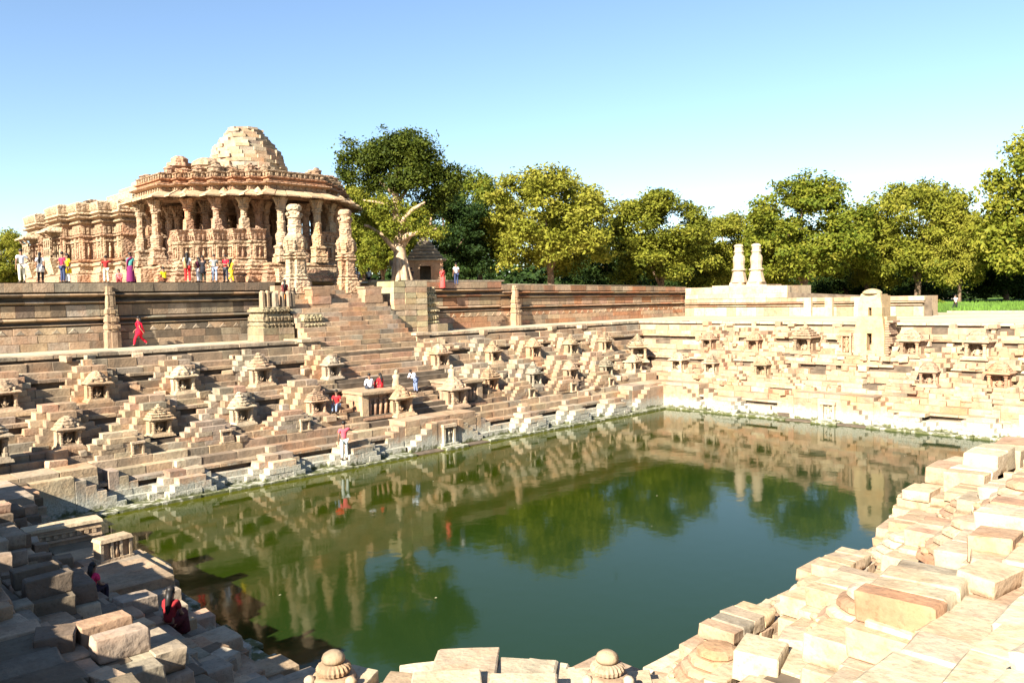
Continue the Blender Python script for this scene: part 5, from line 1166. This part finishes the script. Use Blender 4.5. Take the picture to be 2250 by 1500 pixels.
# tall old tree with a twisted pale trunk on the terrace
tp = at(886, 63.5, 9.2)
T = thing('old_tree', 'tall old tree with twisted pale trunk, bare limbs and dark crown beside the hall', 'tree', tp, 0)
vr = Vector((math.sin(YAW), -math.cos(YAW), 0)); vd = Vector((math.cos(YAW), math.sin(YAW), 0))
def tl(u, v, dd=0.0):       # point of the tree from its place in the photo, with its own depth
    k = 63.5 / F_PX; x = (u - 886) * k; z = (612 - v) * k; return vr * x + vd * dd + Vector((0, 0, z))
m = MB()
m.tube([tl(888, 622), tl(887, 595), tl(886, 570), tl(884, 545), tl(882, 520, .2), tl(884, 495, .2), tl(878, 460, .3), tl(880, 425, .2), tl(876, 395), tl(884, 360), tl(895, 320)], [.80, .66, .56, .50, .46, .40, .34, .30, .24, .18, .1], 12)
for q in range(7):
    a = q * .9; m.tube([tl(888, 624) + Vector((math.cos(a) * .95, math.sin(a) * .95, 0)), tl(887, 590) + Vector((math.cos(a) * .62, math.sin(a) * .62, 0)), tl(884, 550) + Vector((math.cos(a) * .40, math.sin(a) * .40, 0))], [.30, .2, .16], 6)
link('trunk', m.mesh('trunk', BARK_PALE, True), T)
for pts, rad in (([tl(882, 540), tl(862, 515, -.3), tl(845, 495, -.6), tl(822, 480, -.8)], [.26, .2, .15, .1]), ([tl(822, 480, -.8), tl(812, 478, -.9)], [.12, .09]),
                 ([tl(884, 515), tl(905, 500, -.6), tl(925, 497, -.8), tl(950, 500, -1.0), tl(968, 488, -1.0)], [.28, .22, .17, .12, .06]), ([tl(886, 520), tl(903, 492, .6), tl(915, 482, .8)], [.42, .40, .38]),
                 ([tl(884, 490), tl(900, 462, -.6), tl(920, 445, -.9), tl(945, 432, -1)], [.26, .2, .16, .08]), ([tl(878, 450), tl(860, 432, -.4), tl(838, 428, -.6), tl(812, 424, -.8)], [.16, .12, .09, .05]),
                 ([tl(876, 400), tl(868, 378, .3), tl(862, 365, .3), tl(885, 350, .2)], [.22, .16, .12, .08]), ([tl(880, 430), tl(915, 380, .8), tl(955, 350, 1.2)], [.18, .12, .05]), ([tl(878, 415), tl(835, 370, .6), tl(790, 330, .8)], [.15, .1, .05]),
                 ([tl(955, 480, -.9), tl(957, 465, -.9)], [.1, .06])):
    mm = MB().tube(pts, rad, 8); link('limb', mm.mesh('limb', BARK_PALE, True), T)
def blob(u, v, ru, rv, dd=0, rd=None):
    p = tl(u, v, dd); k = 63.5 / F_PX; return (p.x, p.y, p.z, ru * k * .95, (rd or ru) * k * .95, rv * k)
top = [blob(885, 385, 30, 26, -.5), blob(915, 375, 40, 34, -.3), blob(885, 318, 72, 38, .5), blob(935, 340, 58, 46, .8), blob(825, 335, 45, 38, .3), blob(778, 318, 26, 24), blob(772, 362, 20, 26), blob(975, 392, 36, 50, 1.2), blob(905, 300, 50, 26, .3), blob(1005, 370, 22, 26, 1.0), blob(832, 378, 34, 24, .8), blob(935, 425, 36, 26, 1.6)]
link('crown', crown_mesh(71, top, 900, 40, .13, LEAF_OLD, .34), T)
low = [blob(830, 460, 42, 28, .2), blob(862, 485, 34, 26, -.4), blob(925, 470, 32, 26, -.5), blob(905, 440, 34, 22, .2), blob(955, 500, 30, 14, -.9), blob(848, 432, 40, 18, -.2), blob(980, 494, 14, 10, -1)]
link('lower_leaves', crown_mesh(72, low, 260, 34, .11, LEAF_GREEN, .32), T)['label'] = 'light green leaves on the lower limbs'

# far off wood closing the view under the crowns
wood = []
for k in range(46):
    p = at(-150 + k * 56, 150 + 14 * math.sin(k * 2.3), GZ); wood.append((p.x, p.y, p.z + 4.0, 5.6, 5.6, 5.2))
o = tag(link('far_wood', crown_mesh(81, wood, 5200, 16, .62, LEAF_SHADED, .9)), 'dark far off wood behind the park trees', 'wood', kind='stuff')
for i, (u, d, s_) in enumerate([(2010, 90, 1.0), (2060, 91, .7), (1985, 88, .6)]):
    p = at(u, d, zg + .3); b = thing('shrub', 'low green shrub on the lawn near the shrine tower, %s' % ('middle and largest one', 'right one', 'left one')[i], 'shrub', p, 0)
    link('leaves', crown_mesh(90 + i, [(0, 0, .5 * s_, 1.2 * s_, 1.0 * s_, .6 * s_)], 60, 30, .10, LEAF_GREEN, .18), b)
    link('stem', MB().tube([(0, 0, -.4), (0, 0, .5 * s_)], [.06, .04], 6).mesh('stem', BARK), b)
tu = random.Random(55)
b = tag(link('bird', MB().tube([(-.18, 0, 0), (0, 0, .02), (.22, 0, 0)], [.02, .07, .02], 6).add([(0, .05, .03), (.12, .05, .03), (.02, .5, .14), (0, -.05, .03), (.12, -.05, .03), (.02, -.5, .10)], [(0, 1, 2), (4, 3, 5)]).mesh('bird', HAIR)), 'small dark bird flying over the trees', 'bird')
b.location = at(1345, 70, 8.2 + 70 * (628 - 423) / F_PX)
b.rotation_euler = (0.1, 0.1, -.8)

# ------------------------------------------------------------------ people
JOBS = []   # (object, mesh slot) - skins are evaluated together at the end
def skin_job(verts, edges, radii, parent, name, mat, sub=1):
    me = bpy.data.meshes.new(name + '_wire'); me.from_pydata(verts, edges, []); o = bpy.data.objects.new(name, me); col.objects.link(o)
    md = o.modifiers.new('skin', 'SKIN'); md.use_smooth_shade = True
    for i, rr_ in enumerate(radii):
        d = me.skin_vertices[0].data[i]; d.radius = rr_ if isinstance(rr_, tuple) else (rr_, rr_); d.use_root = (i == 0)
    s = o.modifiers.new('sub', 'SUBSURF'); s.levels = sub; s.render_levels = sub
    o.parent = parent; JOBS.append((o, mat)); return o
def person(label, pos, face, h=1.65, shirt=(.5, .5, .5), legs=(.05, .06, .1), pose='stand', female=False, skirt=None, shoes=(.03, .025, .02), sleeves='short', hands=False, scarf=None, dark_legs=None, tunic=0.0):
    """face = direction (degrees, 0 = +X) the figure looks to; pose picks the skeleton"""
    root = thing('person', label, 'person', pos, R(face) - math.pi / 2); k = h / 1.7; root.scale = (k, k, k)
    sw_ = .165 if female else .19
    J = dict(pel=(0, 0, .93), bel=(0, 0, 1.08), che=(0, .0, 1.27), nek=(0, .0, 1.46), hd0=(0, .015, 1.55), hd1=(0, .02, 1.66),
             hl=(-.095, 0, .88), hr=(.095, 0, .88), kl=(-.105, .02, .49), kr=(.105, .02, .49), al=(-.11, -.02, .08), ar=(.11, -.02, .08), tl=(-.12, .14, .035), tr=(.12, .14, .035),
             sl=(-sw_, 0, 1.40), sr=(sw_, 0, 1.40), el=(-sw_ - .06, -.03, 1.12), er=(sw_ + .06, -.03, 1.12), wl=(-sw_ - .05, .08, .87), wr=(sw_ + .05, .08, .87), fl=(-sw_ - .04, .12, .77), fr=(sw_ + .04, .12, .77))
    def sh(keys, dx, dy, dz):
        for q in keys: a = J[q]; J[q] = (a[0] + dx, a[1] + dy, a[2] + dz)
    up = ('bel', 'che', 'nek', 'hd0', 'hd1', 'sl', 'sr', 'el', 'er', 'wl', 'wr', 'fl', 'fr')
    if pose == 'walk':
        J.update(kl=(-.10, .22, .52), al=(-.10, .30, .12), tl=(-.10, .46, .06), kr=(.10, -.12, .50), ar=(.10, -.42, .20), tr=(.10, -.33, .06), wl=(-sw_ - .04, -.16, .92), fl=(-sw_ - .03, -.2, .83), wr=(sw_ + .04, .22, .95), fr=(sw_ + .03, .28, .87))
    elif pose == 'akimbo': J.update(er=(sw_ + .2, -.06, 1.16), wr=(sw_ + .02, .06, 1.0), fr=(sw_ - .05, .1, 1.0))
    elif pose == 'reach': J.update(er=(sw_ + .2, .12, 1.30), wr=(sw_ + .42, .2, 1.36), fr=(sw_ + .52, .22, 1.38))
    elif pose == 'phone': J.update(el=(-sw_ - .05, .1, 1.14), wl=(-.08, .30, 1.24), fl=(-.03, .34, 1.30), er=(sw_ + .05, .1, 1.14), wr=(.08, .30, 1.24), fr=(.03, .34, 1.30))
    elif pose == 'fold': J.update(el=(-sw_ - .04, .05, 1.12), wl=(.02, .2, 1.16), fl=(.1, .2, 1.18), er=(sw_ + .04, .05, 1.12), wr=(-.02, .22, 1.12), fr=(-.1, .22, 1.12))
    elif pose == 'lean':
        J.update(bel=(0, .12, 1.02), che=(0, .28, 1.14), nek=(0, .42, 1.25), hd0=(0, .49, 1.31), hd1=(0, .56, 1.38), sl=(-sw_, .36, 1.23), sr=(sw_, .36, 1.23), el=(-sw_ - .03, .45, .98), er=(sw_ + .03, .45, .98), wl=(-.1, .66, .98), wr=(.1, .66, .98), fl=(-.05, .75, 1.0), fr=(.05, .75, 1.0), kl=(-.1, .1, .5), al=(-.1, .0, .08))
    if pose in ('sit', 'crouch'):
        dz = -.50 if pose == 'sit' else -.68
        J['pel'] = (0, 0, .93 + dz); sh(up, 0, 0, dz); J['hl'] = (-.095, .03, .90 + dz); J['hr'] = (.095, .03, .90 + dz)
        if pose == 'sit': J.update(kl=(-.12, .44, .50), kr=(.12, .44, .50), al=(-.12, .48, .08), ar=(.12, .42, .08), tl=(-.12, .63, .04), tr=(.12, .57, .04))
        else: J.update(kl=(-.16, .40, .46), kr=(.16, .40, .46), al=(-.13, .12, .08), ar=(.13, .12, .08), tl=(-.13, .28, .04), tr=(.13, .28, .04))
        sh(('che', 'nek', 'hd0', 'hd1', 'sl', 'sr'), 0, .10, 0); J.update(el=(-sw_ - .06, .14, 1.12 + dz), er=(sw_ + .06, .14, 1.12 + dz), wl=(-.12, .38, 1.02 + dz), wr=(.12, .38, 1.02 + dz), fl=(-.09, .46, 1.0 + dz), fr=(.09, .46, 1.0 + dz))
    names = list(J); ix = {q: i for i, q in enumerate(names)}
    E_ = [('pel', 'bel'), ('bel', 'che'), ('che', 'nek'), ('nek', 'hd0'), ('hd0', 'hd1'), ('pel', 'hl'), ('pel', 'hr'), ('hl', 'kl'), ('hr', 'kr'), ('kl', 'al'), ('kr', 'ar'), ('al', 'tl'), ('ar', 'tr'), ('che', 'sl'), ('che', 'sr'), ('sl', 'el'), ('sr', 'er'), ('el', 'wl'), ('er', 'wr'), ('wl', 'fl'), ('wr', 'fr')]
    RD = dict(pel=(.125, .10), bel=(.115, .09), che=(.135, .10), nek=.055, hd0=(.072, .085), hd1=(.078, .09), hl=.085, hr=.085, kl=.058, kr=.058, al=.04, ar=.04, tl=.03, tr=.03, sl=.06, sr=.06, el=.042, er=.042, wl=.03, wr=.03, fl=.022, fr=.022)
    V = [J[q] for q in names]; EE = [(ix[a], ix[b]) for a, b in E_]; RR = [RD[q] for q in names]
    # five fingers per hand as thin branches from the palm
    for sd in 'lr':
        f = Vector(J['f' + sd]); w = Vector(J['w' + sd]); d = (f - w).normalized(); s_ = d.orthogonal().normalized()
        for q, (off, ln) in enumerate(((-.03, .065), (-.01, .08), (.01, .085), (.03, .07))):
            V.append(tuple(f + s_ * off + d * ln + Vector((0, 0, -.01)))); EE.append((ix['f' + sd], len(V) - 1)); RR.append(.009)
        V.append(tuple(f + s_ * .055 + d * .02)); EE.append((ix['f' + sd], len(V) - 1)); RR.append(.010)
    skin_job(V, EE, RR, root, 'body', SKIN)
    def sub(keys, grow, nm, mat):
        ks = [q for q in names if q in keys]; lx = {q: i for i, q in enumerate(ks)}
        ee = [(lx[a], lx[b]) for a, b in E_ if a in lx and b in lx]
        rr_ = [tuple(x + grow for x in (RD[q] if isinstance(RD[q], tuple) else (RD[q],) * 2)) for q in ks]
        return skin_job([J[q] for q in ks], ee, rr_, root, nm, mat)
    arms = ('el', 'er') + (('wl', 'wr') if sleeves == 'long' else ())
    JS = dict(J)
    if sleeves == 'short':
        for a, b in (('el', 'sl'), ('er', 'sr')): J[a] = tuple(Vector(JS[a]) * .62 + Vector(JS[b]) * .38)
    sub(('pel', 'bel', 'che', 'sl', 'sr') + arms, .022, 'shirt', cloth(shirt)); J.update(JS)
    if skirt:
        z0 = JS['pel'][2] + .06; low = .05; hip = JS['pel']
        if pose in ('sit', 'crouch'):
            m = MB().tube([(0, -.02, z0), (0, .18, z0 - .05), (0, .42, .46), (0, .46, .2), (0, .46, .05)], [.17, .2, .2, .19, .21], 10)
        else: m = MB().lathe([(.13, z0), (.19, z0 - .12), (.21, z0 - .4), (.25, low + .02), (.24, low)], 14, rib=.05)
        link('skirt', m.mesh('skirt', cloth(skirt), True), root)
    else:
        sub(('pel', 'hl', 'hr', 'kl', 'kr', 'al', 'ar'), .022, 'trousers', cloth(legs))
        if tunic:
            z0 = JS['pel'][2] + .12; link('tunic_hem', MB().lathe([(.14, z0), (.19, z0 - .12), (.22, z0 - .12 - tunic), (.20, z0 - .12 - tunic)], 14, rib=.04).mesh('tunic_hem', cloth(shirt), True), root)
    sm = MB()
    for sd in 'lr': a, t = Vector(JS['a' + sd]), Vector(JS['t' + sd]); sm.tube([a + Vector((0, -.03, -.045)), (a + t) / 2 + Vector((0, 0, -.01)), t + Vector((0, .03, -.004))], [.042, .046, .03], 7)
    link('shoes', sm.mesh('shoes', cloth(shoes), True), root)
    hd = Vector(JS['hd1']); hm = MB().ball((hd.x, hd.y - .022, hd.z + .028), .098, (1, 1.02, 1.0), 12, 8)
    if female:
        n0 = Vector(JS['nek']); hm.tube([hd + Vector((0, -.07, .02)), n0 + Vector((0, -.10, .02)), n0 + Vector((0, -.14, -.16)), n0 + Vector((0, -.14, -.34))], [.085, .075, .065, .03], 8)
    link('hair', hm.mesh('hair', HAIR, True), root)
    fm = MB(); fc = hd + Vector((0, .088, -.035)); fm.tube([fc + Vector((0, -.02, .03)), fc + Vector((0, .018, -.012))], [.012, .017], 6); fm.ball(fc + Vector((0, -.01, -.05)), .022, (1.3, .5, .5), 8, 4)
    for sg in (-1, 1): fm.ball(hd + Vector((sg * .085, .0, -.04)), .024, (.5, .8, 1.3), 7, 5)
    link('face_features', fm.mesh('face_features', SKIN, True), root)
    em = MB()
    for sg in (-1, 1): em.ball(fc + Vector((sg * .033, -.012, .03)), .012, (1, .6, .7), 6, 4)
    link('eyes', em.mesh('eyes', HAIR, True), root)
    if scarf:
        n0 = Vector(JS['nek']); c0 = Vector(JS['pel'])
        link('scarf', MB().tube([c0 + Vector((.16, .02, .02)), n0 + Vector((.1, .13, -.12)), n0 + Vector((-.1, .08, .0)), n0 + Vector((-.14, -.1, -.1)), c0 + Vector((-.08, -.2, -.1))], [.07, .06, .055, .07, .1], 7).mesh('scarf', cloth(scarf), True), root)
    return root
WHT, RD_, BLK_, NAVY = (.72, .72, .74), (.55, .012, .02), (.015, .015, .02), (.03, .04, .09)
def on_wall(u, y, z): # X on the line Y=y seen at column u, foot height z
    d = cam_ray(u, 618); return Vector((d.x / d.y * y, y, z))
TZZ = TZ + .005
person('man in white shirt and cream trousers at the left end of the terrace, back turned', on_wall(49, 49.3, TZZ), 100, 1.74, WHT, (.62, .58, .46), 'akimbo')
person('person in a long white top and black trousers near the left end of the terrace', on_wall(90, 49.6, TZZ), 60, 1.6, (.66, .62, .60), BLK_, 'stand', True, tunic=.3)
person('person in a maroon shirt and dark blue jeans standing left of the person in yellow', on_wall(139, 49.4, TZZ), 20, 1.64, (.30, .02, .06), NAVY, 'stand')
person('person in a yellow dress with white leggings partly behind the maroon shirt', on_wall(150, 49.9, TZZ), 200, 1.58, (.72, .50, .01), (.7, .7, .7), 'stand', True, tunic=.35)
person('child in a dark red shirt and pale trousers before the main shrine', on_wall(234, 49.8, TZZ), 80, 1.5, (.30, .02, .02), (.62, .52, .38), 'reach')
person('child in pink sitting on the terrace beside the woman in purple', on_wall(262, 51.2, TZZ), 250, 1.35, (.62, .16, .17), (.45, .08, .10), 'crouch', True)
person('woman in a purple sari with teal blouse on the terrace', on_wall(288, 49.4, TZZ), 230, 1.68, (.05, .20, .19), (.1, .02, .05), 'stand', True, skirt=(.13, .012, .07), scarf=(.15, .015, .08))
person('person in yellow crouching at the terrace edge in front of the hall', on_wall(362, 49.2, TZZ), 110, 1.45, (.75, .56, .01), (.12, .04, .02), 'crouch', False)
person('woman in a white top and red trousers with dark hair before the hall', on_wall(413, 49.3, TZZ), 60, 1.74, (.62, .58, .55), (.50, .02, .02), 'stand', True, scarf=(.30, .20, .09))
person('child in maroon and black beside the woman with red trousers', on_wall(437, 49.4, TZZ), 120, 1.5, (.09, .02, .04), (.55, .55, .6), 'phone', True)
person('person in a black outfit standing left of the man in grey', on_wall(447, 49.2, TZZ), 230, 1.58, BLK_, (.02, .025, .02), 'stand', True, tunic=.35)
person('man in a grey shirt and pale blue jeans before the hall', on_wall(472, 49.2, TZZ), 260, 1.66, (.26, .27, .26), (.30, .36, .48), 'akimbo')
person('man in a bright red shirt and dark jeans before the hall', on_wall(497, 49.2, TZZ), 210, 1.66, (.62, .012, .03), (.035, .035, .045), 'fold')
person('person in yellow half hidden behind the man in the red shirt', on_wall(509, 50.2, TZZ), 20, 1.5, (.65, .42, .02), (.60, .40, .02), 'walk', True)
person('woman in red with yellow tunic walking along the path below the dark wall', (17.05, 47.5, zg), 165, 1.66, (.58, .008, .03), (.55, .01, .03), 'walk', True, scarf=(.60, .01, .04), tunic=.25)
person('woman in maroon and orange standing on the left edge of the stairs', (25.55, 46.3, 8.0), 60, 1.55, (.10, .015, .02), (.65, .22, .01), 'stand', True, skirt=(.65, .20, .01), scarf=(.1, .02, .02))
person('person in white at the top of the stairs right of the carved pillars', at(790, 64, 9.2), 250, 1.5, (.75, .75, .78), (.6, .6, .6), 'stand', True, skirt=(.1, .04, .08))
person('person in a dark shirt with white behind the right end of the stairs', at(815, 66, 9.2), 200, 1.6, (.7, .7, .72), BLK_, 'stand')
person('child in red sitting behind the top of the stairs', at(823, 62.5, 9.0), 250, 1.45, (.55, .01, .04), (.5, .02, .05), 'crouch', True)
person('person in dark clothes standing in the shade right of the tree trunk', at(908, 65, 9.2), 200, 1.5, (.05, .045, .05), (.3, .3, .32), 'stand')
person('woman in a coral red dress right of the small grey temple', at(976, 62, 9.0), 250, 1.55, (.58, .07, .06), (.5, .06, .05), 'stand', True, skirt=(.60, .08, .07), scarf=(.6, .08, .07))
person('man in white shirt and navy trousers standing on the terrace right of the tree', at(1006, 61, 9.2), 80, 1.62, (.72, .72, .76), NAVY, 'stand')
person('person in white shirt and black trousers walking across the sandy ground, far right', at(2101, 80, zg), 70, 1.62, (.55, .55, .58), (.02, .025, .02), 'walk')
person('man in a pink shirt and light grey trousers standing at the water edge, pointing', (21.75, 34.15, .40), 75, 1.86, (.68, .09, .12), (.42, .44, .42), 'reach')
person('person in a red shirt and blue jeans sitting beside the stairs, leaning forward', (23.55, 37.5, 2.27), 215, 1.65, (.58, .02, .025), (.16, .20, .28), 'sit')
person('man in a white shirt sitting with his back turned on the stair landing', (26.15, 38.2, 3.06), 80, 1.66, (.72, .74, .80), (.03, .035, .05), 'crouch', sleeves='long')
person('woman in a red dress sitting with her back turned on the stair landing', (26.85, 38.1, 3.06), 95, 1.6, (.60, .015, .025), (.5, .01, .02), 'crouch', True, skirt=(.60, .015, .025))
person('man in a white shirt and blue jeans leaning over on the steps', (29.55, 38.4, 2.70), 195, 1.6, (.62, .66, .74), (.16, .20, .32), 'lean', sleeves='long')
# two in the shade of the left foreground
person('woman in dark red with long black hair sitting in the left foreground shade', (6.35, 16.75, 1.28), 35, 1.5, (.20, .012, .015), (.1, .01, .012), 'sit', True, skirt=(.06, .008, .012))
person('girl in a bright pink top sitting in the shade of the left foreground', (5.55, 19.0, 1.68), 20, 1.25, (.62, .03, .10), (.03, .02, .03), 'sit', True)

dg = bpy.context.evaluated_depsgraph_get()
for o, mat in JOBS:
    me = bpy.data.meshes.new_from_object(o.evaluated_get(dg)); old = o.data; o.modifiers.clear(); me.name = o.name.split('.')[0]; me.materials.clear(); me.materials.append(mat); o.data = me
    me.polygons.foreach_set('use_smooth', [True] * len(me.polygons)); bpy.data.meshes.remove(old)
